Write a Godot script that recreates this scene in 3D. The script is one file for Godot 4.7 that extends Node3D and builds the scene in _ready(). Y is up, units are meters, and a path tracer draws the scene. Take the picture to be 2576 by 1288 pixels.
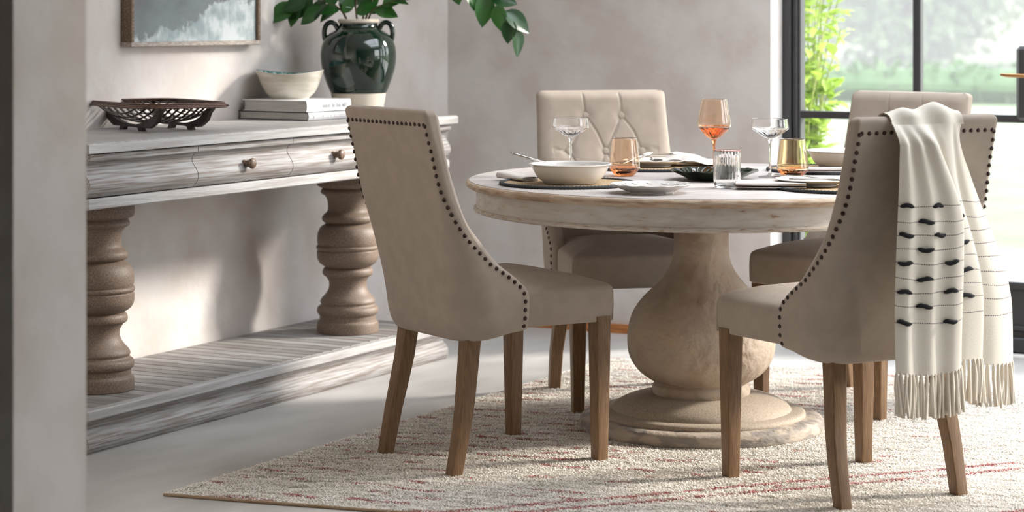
extends Node3D
# A dining corner: pale plaster room, whitewashed console along the left wall, pedestal table laid for four, four upholstered chairs, steel french door on the right.

var M := {}
var used := {}
const LEFT_WALL := -4.62
const BACK_WALL := -8.0
const TOP := 0.762
const CONSOLE := 0.895
const RUG := 0.003

# ---------------------------------------------------------------- mesh building
class MB:
	var v := PackedVector3Array()
	var n := PackedVector3Array()
	var t := PackedVector2Array()
	var ix := PackedInt32Array()

	func grid(rows: Array, cu := false, cv := false, flip := false, us := 1.0, vs := 1.0) -> void:
		var h := rows.size()
		var w: int = rows[0].size()
		var base := v.size()
		var hh := h + (1 if cv else 0)
		var ww := w + (1 if cu else 0)
		for i in hh:
			var ii := i % h
			for j in ww:
				var jj := j % w
				var p: Vector3 = rows[ii][jj]
				var ja := (jj + 1) % w if cu else mini(jj + 1, w - 1)
				var jb := (jj - 1 + w) % w if cu else maxi(jj - 1, 0)
				var ia := (ii + 1) % h if cv else mini(ii + 1, h - 1)
				var ib := (ii - 1 + h) % h if cv else maxi(ii - 1, 0)
				var du: Vector3 = rows[ii][ja] - rows[ii][jb]
				var dv: Vector3 = rows[ia][jj] - rows[ib][jj]
				var nn := du.cross(dv)
				if nn.length_squared() < 1e-18:
					nn = Vector3.ZERO
					for q in [ia, ib]:
						var d2: Vector3 = rows[q][ja] - rows[q][jb]
						var d3: Vector3 = (rows[ia][jj] - rows[ib][jj])
						nn += d2.cross(d3)
					if nn.length_squared() < 1e-20:
						for j2 in w:
							for q in [ia, ib]:
								var e2: Vector3 = rows[q][(j2 + 1) % w] - rows[q][j2]
								var e3: Vector3 = rows[ia][j2] - rows[ib][j2]
								nn += e2.cross(e3)
				nn = nn.normalized()
				v.append(p)
				n.append(-nn if flip else nn)
				t.append(Vector2(us * j / maxf(ww - 1, 1), vs * i / maxf(hh - 1, 1)))
		for i in hh - 1:
			for j in ww - 1:
				var a := base + i * ww + j
				var b := a + 1
				var c := a + ww
				var d := c + 1
				if flip:
					ix.append_array([a, b, c, b, d, c])
				else:
					ix.append_array([a, c, b, b, c, d])

	func poly(pts: Array, out: Vector3) -> void:
		var nn: Vector3 = (pts[1] - pts[0]).cross(pts[2] - pts[0]).normalized()
		var ccw := nn.dot(out) > 0
		if not ccw:
			nn = -nn
		var base := v.size()
		for p in pts:
			v.append(p)
			n.append(nn)
			t.append(Vector2(p.x + p.z, p.y))
		for k in range(1, pts.size() - 1):
			if ccw:
				ix.append_array([base, base + k + 1, base + k])
			else:
				ix.append_array([base, base + k, base + k + 1])

	func box(c: Vector3, s: Vector3, b := 0.003, xf := Transform3D()) -> void:
		b = minf(b, 0.45 * minf(s.x, minf(s.y, s.z)))
		var h := s / 2.0
		var k := h - Vector3(b, b, b)
		var o := xf * c
		var P := func(x: float, y: float, z: float) -> Vector3: return xf * (c + Vector3(x, y, z))
		var B := xf.basis
		for sg in [-1.0, 1.0]:
			poly([P.call(sg * h.x, -k.y, -k.z), P.call(sg * h.x, k.y, -k.z), P.call(sg * h.x, k.y, k.z), P.call(sg * h.x, -k.y, k.z)], B * Vector3(sg, 0, 0))
			poly([P.call(-k.x, sg * h.y, -k.z), P.call(k.x, sg * h.y, -k.z), P.call(k.x, sg * h.y, k.z), P.call(-k.x, sg * h.y, k.z)], B * Vector3(0, sg, 0))
			poly([P.call(-k.x, -k.y, sg * h.z), P.call(k.x, -k.y, sg * h.z), P.call(k.x, k.y, sg * h.z), P.call(-k.x, k.y, sg * h.z)], B * Vector3(0, 0, sg))
			if b <= 0.0:
				continue
			for sh in [-1.0, 1.0]:
				poly([P.call(sg * h.x, sh * k.y, -k.z), P.call(sg * h.x, sh * k.y, k.z), P.call(sg * k.x, sh * h.y, k.z), P.call(sg * k.x, sh * h.y, -k.z)], B * Vector3(sg, sh, 0))
				poly([P.call(sg * h.x, -k.y, sh * k.z), P.call(sg * h.x, k.y, sh * k.z), P.call(sg * k.x, k.y, sh * h.z), P.call(sg * k.x, -k.y, sh * h.z)], B * Vector3(sg, 0, sh))
				poly([P.call(-k.x, sg * h.y, sh * k.z), P.call(k.x, sg * h.y, sh * k.z), P.call(k.x, sg * k.y, sh * h.z), P.call(-k.x, sg * k.y, sh * h.z)], B * Vector3(0, sg, sh))
				for si in [-1.0, 1.0]:
					poly([P.call(sg * h.x, sh * k.y, si * k.z), P.call(sg * k.x, sh * h.y, si * k.z), P.call(sg * k.x, sh * k.y, si * h.z)], B * Vector3(sg, sh, si))

	# profile points (radius, height); the outside lies to the right of the way it runs; a point given twice makes a sharp edge
	func lathe(pr: Array, seg := 48, xf := Transform3D(), mod = null) -> void:
		var rows := []
		for i in pr.size():
			var p: Vector2 = pr[i]
			if rows.size() > 1 and i > 0 and p.is_equal_approx(pr[i - 1]):
				grid(rows, true, false, true, 1.0, 1.0)
				rows = []
			var row := PackedVector3Array()
			for j in seg:
				var a := TAU * j / seg
				var q := Vector3(p.x * cos(a), p.y, p.x * sin(a))
				if mod != null:
					q = mod.call(q, a, p)
				row.append(xf * q)
			rows.append(row)
		if rows.size() > 1:
			grid(rows, true, false, true, 1.0, 1.0)

	# a flat outline in local x, y pushed along local z; edges that turn less than 40 degrees are smooth
	func prism(pg: PackedVector2Array, depth: float, xf := Transform3D()) -> void:
		if Geometry2D.is_polygon_clockwise(pg):
			pg.reverse()
		var m := pg.size()
		var nr := []
		for i in m:
			var e := (pg[(i + 1) % m] - pg[i]).normalized()
			nr.append(Vector2(e.y, -e.x))
		var acc := 0.0
		for i in m:
			var a := pg[i]
			var b := pg[(i + 1) % m]
			var na: Vector2 = nr[i]
			var nb: Vector2 = nr[i]
			if na.dot(nr[(i - 1 + m) % m]) > 0.76:
				na = (na + nr[(i - 1 + m) % m]).normalized()
			if nb.dot(nr[(i + 1) % m]) > 0.76:
				nb = (nb + nr[(i + 1) % m]).normalized()
			var base := v.size()
			v.append_array([xf * Vector3(a.x, a.y, 0), xf * Vector3(b.x, b.y, 0), xf * Vector3(a.x, a.y, depth), xf * Vector3(b.x, b.y, depth)])
			var A := (xf.basis * Vector3(na.x, na.y, 0)).normalized()
			var Bn := (xf.basis * Vector3(nb.x, nb.y, 0)).normalized()
			n.append_array([A, Bn, A, Bn])
			var l := a.distance_to(b)
			t.append_array([Vector2(acc, 0), Vector2(acc + l, 0), Vector2(acc, depth), Vector2(acc + l, depth)])
			acc += l
			ix.append_array([base, base + 2, base + 1, base + 1, base + 2, base + 3])
		var tri := Geometry2D.triangulate_polygon(pg)
		for side in 2:
			var base2 := v.size()
			for p in pg:
				v.append(xf * Vector3(p.x, p.y, depth * side))
				n.append((xf.basis * Vector3(0, 0, 1.0 if side else -1.0)).normalized())
				t.append(p)
			for k in range(0, tri.size(), 3):
				var a2 := pg[tri[k]]
				var b2 := pg[tri[k + 1]]
				var c2 := pg[tri[k + 2]]
				var up := (b2 - a2).cross(c2 - a2) > 0
				if up == (side == 1):
					ix.append_array([base2 + tri[k], base2 + tri[k + 2], base2 + tri[k + 1]])
				else:
					ix.append_array([base2 + tri[k], base2 + tri[k + 1], base2 + tri[k + 2]])

	func tube(path: PackedVector3Array, radii, seg := 8, closed := false, flat := 1.0, side := Vector3.ZERO) -> void:
		var rows := []
		var m := path.size()
		var up := Vector3(0, 1, 0) if side == Vector3.ZERO else side
		for i in m:
			var d: Vector3
			if closed:
				d = path[(i + 1) % m] - path[(i - 1 + m) % m]
			else:
				d = path[mini(i + 1, m - 1)] - path[maxi(i - 1, 0)]
			d = d.normalized()
			if absf(d.dot(up)) > 0.98 and side == Vector3.ZERO:
				up = Vector3(1, 0, 0)
			var x := up.cross(d).normalized()
			var y := d.cross(x)
			if side == Vector3.ZERO:
				up = y
			var r: float = radii[i] if radii is Array or radii is PackedFloat32Array else radii
			var row := PackedVector3Array()
			for j in seg:
				var a := TAU * j / seg
				row.append(path[i] + x * cos(a) * r + y * sin(a) * r * flat)
			rows.append(row)
		if not closed:
			var r0 := PackedVector3Array()
			var r1 := PackedVector3Array()
			for j in seg:
				r0.append(path[0])
				r1.append(path[m - 1])
			rows.push_front(r0)
			rows.push_back(r1)
		grid(rows, true, closed, false)

	func done() -> ArrayMesh:
		var a := []
		a.resize(Mesh.ARRAY_MAX)
		a[Mesh.ARRAY_VERTEX] = v
		a[Mesh.ARRAY_NORMAL] = n
		a[Mesh.ARRAY_TEX_UV] = t
		a[Mesh.ARRAY_INDEX] = ix
		var m := ArrayMesh.new()
		m.add_surface_from_arrays(Mesh.PRIMITIVE_TRIANGLES, a)
		return m

# ---------------------------------------------------------------- nodes
func numbered(called: String) -> String:
	var k: int = used.get(called, 0)
	used[called] = k + 1
	return called if k == 0 else "%s_%03d" % [called, k]

func tag(o: Node3D, label: String, category: String, group := "") -> Node3D:
	o.set_meta("label", label)
	o.set_meta("category", category)
	if group:
		o.set_meta("group", group)
	return o

func thing(called: String, label: String, category: String, at := Vector3.ZERO, turn := 0.0, group := "") -> Node3D:
	var o := Node3D.new()
	o.name = numbered(called)
	o.position = at
	o.rotation.y = turn
	add_child(o)
	return tag(o, label, category, group)

func put(called: String, mesh: Mesh, mat: Material, parent: Node3D = null) -> MeshInstance3D:
	var o := MeshInstance3D.new()
	o.name = called if parent else numbered(called)
	o.mesh = mesh
	o.material_override = mat
	(parent if parent else self).add_child(o, true)
	return o

func obj(called: String, mb: MB, mat: Material, parent: Node3D = null) -> MeshInstance3D:
	return put(called, mb.done(), mat, parent)

func struct(called: String, mb: MB, mat: Material, parent: Node3D = null) -> MeshInstance3D:
	var o := obj(called, mb, mat, parent)
	if not parent:
		o.set_meta("kind", "structure")
	return o

func dup(root: Node3D, called: String, at: Vector3, turn: float, label: String) -> Node3D:
	var r: Node3D = root.duplicate()
	r.name = numbered(called)
	add_child(r)
	r.position = at
	r.rotation.y = turn
	r.set_meta("label", label)
	return r

# ---------------------------------------------------------------- materials
func noise(sd: int, freq: float, ramp: Array, octaves := 4, kind := FastNoiseLite.TYPE_SIMPLEX_SMOOTH, size := 512) -> NoiseTexture2D:
	var f := FastNoiseLite.new()
	f.seed = sd
	f.frequency = freq
	f.noise_type = kind
	f.fractal_octaves = octaves
	var x := NoiseTexture2D.new()
	x.noise = f
	x.width = size
	x.height = size
	x.seamless = true
	x.generate_mipmaps = false
	if ramp.size():
		var g := Gradient.new()
		var off := PackedFloat32Array()
		var col := PackedColorArray()
		for r in ramp:
			off.append(r[0])
			col.append(r[1])
		g.offsets = off
		g.colors = col
		x.color_ramp = g
	return x

func mat(color: Color, rough := 0.7, metal := 0.0) -> StandardMaterial3D:
	var m := StandardMaterial3D.new()
	m.albedo_color = color
	m.roughness = rough
	m.metallic = metal
	return m

func tri(m: StandardMaterial3D, scale: Vector3, world := false) -> StandardMaterial3D:
	m.uv1_triplanar = true
	m.uv1_world_triplanar = world
	m.uv1_scale = scale
	m.uv1_triplanar_sharpness = 4.0
	return m

func bump(m: StandardMaterial3D, tex: Texture2D, cm: float) -> StandardMaterial3D:
	m.heightmap_enabled = true
	m.heightmap_texture = tex
	m.heightmap_scale = cm
	return m

func wood(tex: Texture2D, scale: Vector3, rough := 0.7, relief: Texture2D = null, cm := 0.05) -> StandardMaterial3D:
	var m := mat(Color.WHITE, rough)
	m.albedo_texture = tex
	tri(m, scale)
	if relief:
		bump(m, relief, cm)
	return m

func glass(color: Color, alpha := 0.02) -> StandardMaterial3D:
	var m := mat(Color(color.r, color.g, color.b, alpha), 0.0)
	m.transparency = BaseMaterial3D.TRANSPARENCY_ALPHA
	m.refraction_enabled = true
	m.refraction_scale = 0.05
	return m

func make_materials() -> void:
	var W := Color.WHITE
	var fine := noise(3, 0.05, [], 4)
	var coarse := noise(4, 0.012, [], 5)
	var plaster := noise(11, 0.006, [[0.25, Color(0.765, 0.733, 0.708)], [0.5, Color(0.795, 0.768, 0.747)], [0.75, Color(0.815, 0.795, 0.78)]], 5)
	M.plaster = bump(tri(mat(W, 0.9), Vector3.ONE * 0.8, true), noise(12, 0.03, [], 5), 0.13)
	M.plaster.albedo_texture = plaster
	M.ceiling = mat(Color(0.88, 0.87, 0.86), 0.9)
	var conc := noise(21, 0.008, [[0.2, Color(0.675, 0.665, 0.65)], [0.5, Color(0.715, 0.705, 0.69)], [0.8, Color(0.745, 0.735, 0.72)]], 5)
	M.floor = bump(tri(mat(W, 0.42), Vector3(0.9, 0.9, 0.35), true), fine, 0.02)
	M.floor.albedo_texture = conc
	# whitewashed wood: brown ground showing in streaks through a grey white wash
	var wash := noise(31, 0.014, [[0.2, Color(0.46, 0.42, 0.39)], [0.40, Color(0.545, 0.515, 0.495)], [0.58, Color(0.605, 0.59, 0.58)], [0.8, Color(0.65, 0.645, 0.64)]], 6)
	var grain := noise(32, 0.06, [], 4)
	M.wash_z = wood(wash, Vector3(15.0, 15.0, 0.5), 0.6, grain, 0.03)      # grain along z
	M.wash_x = wood(noise(33, 0.014, [[0.25, Color(0.55, 0.53, 0.515)], [0.45, Color(0.61, 0.60, 0.59)], [0.8, Color(0.665, 0.66, 0.655)]], 6), Vector3(0.6, 8.0, 8.0), 0.6, grain, 0.06)
	M.wash_pale = wood(noise(34, 0.012, [[0.25, Color(0.62, 0.60, 0.585)], [0.5, Color(0.67, 0.66, 0.65)], [0.8, Color(0.71, 0.705, 0.70)]], 6), Vector3(8.0, 8.0, 0.45), 0.6, grain, 0.05)
	M.turned = wood(noise(35, 0.04, [[0.25, Color(0.425, 0.35, 0.295)], [0.5, Color(0.465, 0.395, 0.335)], [0.68, Color(0.50, 0.435, 0.375)], [0.85, Color(0.57, 0.515, 0.46)]], 6), Vector3(9.0, 6.0, 9.0), 0.55, grain, 0.03)
	M.knob = wood(noise(36, 0.02, [[0.3, Color(0.36, 0.28, 0.22)], [0.7, Color(0.52, 0.43, 0.36)]], 4), Vector3.ONE * 9.0, 0.4)
	# chairs
	var weave := noise(41, 0.35, [], 2)
	M.linen = bump(tri(mat(Color(0.655, 0.602, 0.55), 0.92), Vector3.ONE * 2.2), weave, 0.035)
	M.linen.albedo_texture = noise(42, 0.011, [[0.25, Color(0.965, 0.965, 0.965)], [0.75, Color(1, 1, 1)]], 5)
	M.linen.rim_enabled = true
	M.linen.rim = 0.25
	M.linen.rim_tint = 0.6
	M.nail = mat(Color(0.23, 0.17, 0.15), 0.38, 0.6)
	var oak := noise(43, 0.03, [[0.2, Color(0.40, 0.295, 0.185)], [0.5, Color(0.455, 0.34, 0.22)], [0.8, Color(0.515, 0.395, 0.265)]], 5)
	M.oak = wood(oak, Vector3(14.0, 0.7, 14.0), 0.5, grain, 0.02)
	# table
	M.table_top = wood(noise(51, 0.015, [[0.25, Color(0.67, 0.63, 0.61)], [0.5, Color(0.715, 0.685, 0.67)], [0.8, Color(0.755, 0.735, 0.725)]], 5), Vector3(0.8, 4.0, 5.0), 0.5, grain, 0.03)
	M.table_lip = wood(noise(52, 0.02, [[0.2, Color(0.62, 0.505, 0.405)], [0.45, Color(0.72, 0.625, 0.525)], [0.8, Color(0.785, 0.72, 0.64)]], 5), Vector3(1.2, 9.0, 1.2), 0.6, fine, 0.05)
	M.table_white = wood(noise(53, 0.016, [[0.1, Color(0.62, 0.51, 0.42)], [0.17, Color(0.76, 0.725, 0.68)], [0.5, Color(0.80, 0.775, 0.74)], [0.8, Color(0.825, 0.805, 0.78)]], 6), Vector3(1.2, 5.0, 1.2), 0.7, fine, 0.05)
	M.table_bead = wood(noise(54, 0.022, [[0.2, Color(0.64, 0.53, 0.44)], [0.32, Color(0.75, 0.705, 0.65)], [0.8, Color(0.80, 0.775, 0.74)]], 6), Vector3(2.0, 12.0, 2.0), 0.7, fine, 0.05)
	var stone := noise(55, 0.01, [[0.2, Color(0.64, 0.565, 0.49)], [0.45, Color(0.69, 0.625, 0.555)], [0.65, Color(0.71, 0.65, 0.58)], [0.85, Color(0.74, 0.66, 0.56)]], 6)
	M.stone = bump(tri(mat(W, 0.85), Vector3.ONE * 1.3), noise(56, 0.03, [], 5), 0.5)
	M.stone.albedo_texture = stone
	var crackle := noise(57, 0.06, [[0.0, Color(0.55, 0.48, 0.41)], [0.05, Color(0.60, 0.535, 0.465)], [0.11, Color(0.655, 0.60, 0.53)], [1.0, Color(0.69, 0.635, 0.57)]], 1, FastNoiseLite.TYPE_CELLULAR)
	(crackle.noise as FastNoiseLite).cellular_return_type = FastNoiseLite.RETURN_DISTANCE2_SUB
	M.crackle = bump(tri(mat(W, 0.8), Vector3.ONE * 3.4), crackle, 0.08)
	M.crackle.albedo_texture = crackle
	M.plinth = bump(tri(mat(W, 0.85), Vector3(1.6, 3.0, 1.6)), noise(56, 0.03, [], 5), 0.3)
	M.plinth.albedo_texture = noise(58, 0.012, [[0.3, Color(0.53, 0.50, 0.47)], [0.42, Color(0.58, 0.54, 0.495)], [0.46, Color(0.655, 0.60, 0.54)], [0.8, Color(0.69, 0.64, 0.58)]], 6)
	# crockery, glass, cutlery
	M.china = mat(Color(0.86, 0.845, 0.825), 0.18)
	M.china.clearcoat_enabled = true
	M.china.clearcoat = 0.4
	M.china.clearcoat_roughness = 0.08
	M.green_glaze = mat(Color(0.075, 0.17, 0.105), 0.12)
	M.green_glaze.albedo_texture = noise(61, 0.03, [[0.3, Color(0.55, 0.6, 0.55)], [0.7, Color(1, 1, 1)]], 3)
	M.vase_glaze = mat(Color(0.035, 0.125, 0.085), 0.07)
	M.vase_glaze.clearcoat_enabled = true
	M.vase_glaze.clearcoat = 0.7
	M.vase_glaze.clearcoat_roughness = 0.04
	M.bare_clay = bump(tri(mat(Color(0.80, 0.76, 0.70), 0.8), Vector3.ONE * 3.0), fine, 0.03)
	M.cream_glaze = tri(mat(W, 0.25), Vector3(1.0, 4.5, 1.0))
	M.cream_glaze.albedo_texture = noise(62, 0.012, [[0.3, Color(0.74, 0.71, 0.645)], [0.7, Color(0.83, 0.81, 0.765)]], 5)
	M.teal_glaze = tri(mat(W, 0.2), Vector3.ONE * 6.0)
	M.teal_glaze.albedo_texture = noise(63, 0.02, [[0.3, Color(0.16, 0.34, 0.33)], [0.6, Color(0.36, 0.54, 0.52)], [0.8, Color(0.75, 0.80, 0.78)]], 5)
	M.clear = glass(Color(1, 1, 1))
	M.amber = glass(Color(1.0, 0.94, 0.88))
	M.amber_deep = glass(Color(1.0, 0.66, 0.42))
	M.honey = glass(Color(1.0, 0.95, 0.83))
	M.steel = mat(Color(0.78, 0.77, 0.75), 0.2, 1.0)
	M.straw = bump(tri(mat(W, 0.9), Vector3.ONE * 7.0), weave, 0.1)
	M.straw.albedo_texture = noise(64, 0.05, [[0.3, Color(0.60, 0.50, 0.38)], [0.7, Color(0.78, 0.69, 0.55)]], 3)
	M.mat_edge = bump(tri(mat(Color(0.25, 0.255, 0.26), 0.9), Vector3.ONE * 6.0), weave, 0.1)
	M.napkin = bump(tri(mat(Color(0.80, 0.765, 0.74), 0.95), Vector3.ONE * 4.0), weave, 0.04)
	M.thread_red = mat(Color(0.55, 0.22, 0.20), 0.9)
	# on the console
	M.slat_wood = wood(noise(71, 0.03, [[0.3, Color(0.12, 0.075, 0.06)], [0.7, Color(0.20, 0.13, 0.10)]], 4), Vector3.ONE * 6.0, 0.45)
	M.rim_wood = wood(noise(72, 0.03, [[0.3, Color(0.26, 0.17, 0.125)], [0.7, Color(0.42, 0.31, 0.25)]], 4), Vector3.ONE * 6.0, 0.45)
	M.paper_edge = wood(noise(73, 0.02, [[0.3, Color(0.66, 0.65, 0.635)], [0.7, Color(0.80, 0.79, 0.775)]], 3), Vector3(0.6, 60.0, 0.6), 0.9)
	M.cover_white = mat(Color(0.90, 0.90, 0.895), 0.45)
	M.cover_grey = mat(Color(0.64, 0.64, 0.65), 0.5)
	M.cover_black = mat(Color(0.07, 0.075, 0.08), 0.5)
	M.ink_grey = mat(Color(0.62, 0.64, 0.65), 0.6)
	M.ink_white = mat(Color(0.92, 0.92, 0.92), 0.6)
	M.frame_wood = wood(noise(74, 0.03, [[0.25, Color(0.36, 0.29, 0.225)], [0.6, Color(0.44, 0.36, 0.29)], [0.85, Color(0.53, 0.45, 0.38)]], 5), Vector3(7.0, 7.0, 2.0), 0.6, grain, 0.08)
	M.frame_pale = wood(noise(75, 0.03, [[0.25, Color(0.56, 0.51, 0.465)], [0.6, Color(0.63, 0.59, 0.55)], [0.85, Color(0.69, 0.66, 0.63)]], 5), Vector3(7.0, 7.0, 2.0), 0.6, grain, 0.08)
	M.leaf = mat(Color(0.15, 0.33, 0.13), 0.30)
	M.leaf.backlight_enabled = true
	M.leaf.backlight = Color(0.10, 0.22, 0.05)
	M.leaf_dark = mat(Color(0.10, 0.235, 0.10), 0.30)
	M.leaf_dark.backlight_enabled = true
	M.leaf_dark.backlight = Color(0.06, 0.16, 0.04)
	M.twig = mat(Color(0.30, 0.27, 0.17), 0.8)
	# door, trim and outdoors
	M.iron = mat(Color(0.185, 0.185, 0.19), 0.45)
	M.pane = mat(Color(1, 1, 1, 0.03), 0.0)
	M.pane.transparency = BaseMaterial3D.TRANSPARENCY_ALPHA
	M.brass = mat(Color(0.62, 0.46, 0.30), 0.3, 0.9)
	M.trim_wood = wood(noise(81, 0.02, [[0.3, Color(0.62, 0.38, 0.19)], [0.7, Color(0.74, 0.49, 0.27)]], 4), Vector3(0.8, 6.0, 6.0), 0.5)
	M.patio = tri(mat(W, 0.9), Vector3.ONE * 0.4, true)
	M.patio.albedo_texture = noise(82, 0.02, [[0.3, Color(0.84, 0.83, 0.81)], [0.7, Color(0.92, 0.915, 0.90)]], 4)
	M.lawn = tri(mat(W, 0.95), Vector3.ONE * 0.12, true)
	M.lawn.albedo_texture = noise(83, 0.02, [[0.3, Color(0.32, 0.39, 0.27)], [0.7, Color(0.39, 0.44, 0.31)]], 4)
	M.road = mat(Color(0.54, 0.53, 0.515), 0.9)

# ---------------------------------------------------------------- camera, sky, sun
func _ready() -> void:
	var cam := Camera3D.new()
	cam.name = "camera"
	add_child(cam)
	cam.position = Vector3(0, 1.254, 0)
	cam.rotation.y = 0.494858
	var lens := CameraAttributesPhysical.new()
	lens.frustum_focal_length = 78.0
	lens.frustum_focus_distance = 6.3
	lens.exposure_aperture = 3.8
	lens.frustum_near = 0.05
	lens.frustum_far = 400.0
	cam.attributes = lens
	cam.projection = Camera3D.PROJECTION_FRUSTUM
	cam.near = 0.05
	cam.far = 400.0
	cam.size = 2.0 * 0.05 * 644.0 / 5600.0
	cam.frustum_offset = Vector2(0, -0.05 * 599.0 / 5600.0)
	cam.current = true
	var env := Environment.new()
	env.background_mode = Environment.BG_SKY
	var sm := ProceduralSkyMaterial.new()
	sm.sky_top_color = Color(0.91, 0.935, 0.97)
	sm.sky_horizon_color = Color(0.975, 0.97, 0.96)
	sm.sky_curve = 0.12
	sm.ground_bottom_color = Color(0.62, 0.62, 0.60)
	sm.ground_horizon_color = Color(0.90, 0.90, 0.89)
	sm.sun_angle_max = 1.0
	sm.sky_energy_multiplier = 2.0
	sm.ground_energy_multiplier = 1.3
	env.sky = Sky.new()
	env.sky.sky_material = sm
	env.tonemap_mode = Environment.TONE_MAPPER_LINEAR
	env.tonemap_exposure = 1.5
	env.volumetric_fog_enabled = true
	env.volumetric_fog_density = 0.0
	env.sdfgi_enabled = true
	env.ssao_enabled = true
	env.ssil_enabled = true
	var we := WorldEnvironment.new()
	we.name = "world"
	we.environment = env
	add_child(we)
	var sun := DirectionalLight3D.new()
	sun.name = "sun"
	sun.light_energy = 2.2
	sun.light_color = Color(1.0, 0.975, 0.94)
	sun.light_angular_distance = 10.0
	sun.shadow_enabled = true
	add_child(sun)
	sun.look_at_from_position(Vector3(0.72, 0.47, -0.70), Vector3.ZERO)

	make_materials()
	build_room()
	build_door()
	build_outside()
	build_console()
	build_table()
	build_chairs()
	build_rug()
	build_console_things()
	build_vase()
	build_place_settings()
	build_throw()

# ---------------------------------------------------------------- room
func slab(lo: Vector3, hi: Vector3) -> MB:
	var m := MB.new()
	m.box((lo + hi) / 2.0, hi - lo, 0.0)
	return m

func build_room() -> void:
	var H := 2.9
	struct("floor", slab(Vector3(-7, -0.15, -8.25), Vector3(2.6, 0, 3.2)), M.floor)
	# ceiling; unseen roof light over the table's far side, added for top light
	var cl := MB.new()
	for p in [[-7.0, -2.9, -8.25, 3.2], [0.1, 2.6, -8.25, 3.2], [-2.9, 0.1, -8.25, -7.8], [-2.9, 0.1, -5.6, 3.2]]:
		cl.box(Vector3((p[0] + p[1]) / 2, H + 0.1, (p[2] + p[3]) / 2), Vector3(p[1] - p[0], 0.2, p[3] - p[2]), 0.0)
	struct("ceiling", cl, M.ceiling)
	make_window("window_3", Vector3(-1.4, H + 0.18, -7.8), 0.0, 3.0, 2.2)
	get_node("window_3").rotation.x = PI / 2
	struct("wall_left", slab(Vector3(LEFT_WALL - 0.25, 0, -8.25), Vector3(LEFT_WALL, H, -2.99)), M.plaster)
	# back wall round its two openings
	var b := MB.new()
	var parts := [[-4.87, -3.187, 0.0, H], [-3.187, -1.10, 2.45, H], [-1.10, -0.85, 0.0, H], [-0.85, 1.1, 2.45, H], [-0.85, 1.1, 0.0, 0.25], [1.1, 2.6, 0.0, H]]
	for p in parts:
		b.box(Vector3((p[0] + p[1]) / 2, (p[2] + p[3]) / 2, BACK_WALL - 0.125), Vector3(p[1] - p[0], p[3] - p[2], 0.25), 0.0)
	struct("wall_back", b, M.plaster)
	# right wall with three tall windows
	var r := MB.new()
	var zs := [-8.25, -7.8, -6.0, 3.2]
	for k in zs.size() - 1:
		var z0: float = zs[k]
		var z1: float = zs[k + 1]
		if k % 2 == 0:
			r.box(Vector3(2.12, H / 2, (z0 + z1) / 2), Vector3(0.25, H, z1 - z0), 0.0)
		else:
			r.box(Vector3(2.12, 0.1, (z0 + z1) / 2), Vector3(0.25, 0.2, z1 - z0), 0.0)
			r.box(Vector3(2.12, (2.6 + H) / 2, (z0 + z1) / 2), Vector3(0.25, H - 2.6, z1 - z0), 0.0)
	struct("wall_right", r, M.plaster)
	# the partition that the camera looks past, and the dim room on the camera's side
	struct("wall_partition", slab(Vector3(-7, 0, -3.19), Vector3(-2.6, H, -2.993)), M.plaster)
	struct("wall_front", slab(Vector3(-7, 0, 3.0), Vector3(2.6, H, 3.2)), M.plaster)
	struct("wall_side", slab(Vector3(-7, 0, -2.99), Vector3(-6.8, H, 3.0)), M.plaster)
	struct("baseboard_back", slab(Vector3(LEFT_WALL, 0, BACK_WALL), Vector3(-3.187, 0.036, BACK_WALL + 0.018)), M.trim_wood)
	for k in 1:
		var z0: float = zs[k * 2 + 1]
		var z1: float = zs[k * 2 + 2]
		make_window("window_%d" % (k + 2), Vector3(2.12, 0.2, (z0 + z1) / 2), PI / 2, z1 - z0, 2.4)
	make_window("window_1", Vector3(0.125, 0.25, BACK_WALL - 0.15), 0.0, 1.95, 2.2)

func make_window(called: String, at: Vector3, turn: float, w: float, h: float) -> void:
	var o := Node3D.new()
	o.name = called
	o.position = at
	o.rotation.y = turn
	o.set_meta("kind", "structure")
	add_child(o)
	var m := MB.new()
	for s in [-1.0, 1.0]:
		m.box(Vector3(s * (w / 2 - 0.025), h / 2, 0), Vector3(0.05, h, 0.06), 0.004)
	for y in [0.025, h - 0.025]:
		m.box(Vector3(0, y, 0), Vector3(w - 0.1, 0.05, 0.06), 0.004)
	obj("window_frame", m, M.iron, o)
	var g := MB.new()
	g.box(Vector3(0, h / 2, 0), Vector3(0.03, h - 0.1, 0.04), 0.004)
	g.box(Vector3(0, h * 0.36, 0), Vector3(w - 0.1, 0.03, 0.04), 0.004)
	obj("muntin", g, M.iron, o)
	for s in [-1.0, 1.0]:
		var p := QuadMesh.new()
		p.size = Vector2(w / 2 - 0.065, h - 0.1)
		var q := put("pane", p, M.pane, o)
		q.position = Vector3(s * (w / 4 - 0.0175), h / 2, 0.0)

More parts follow.
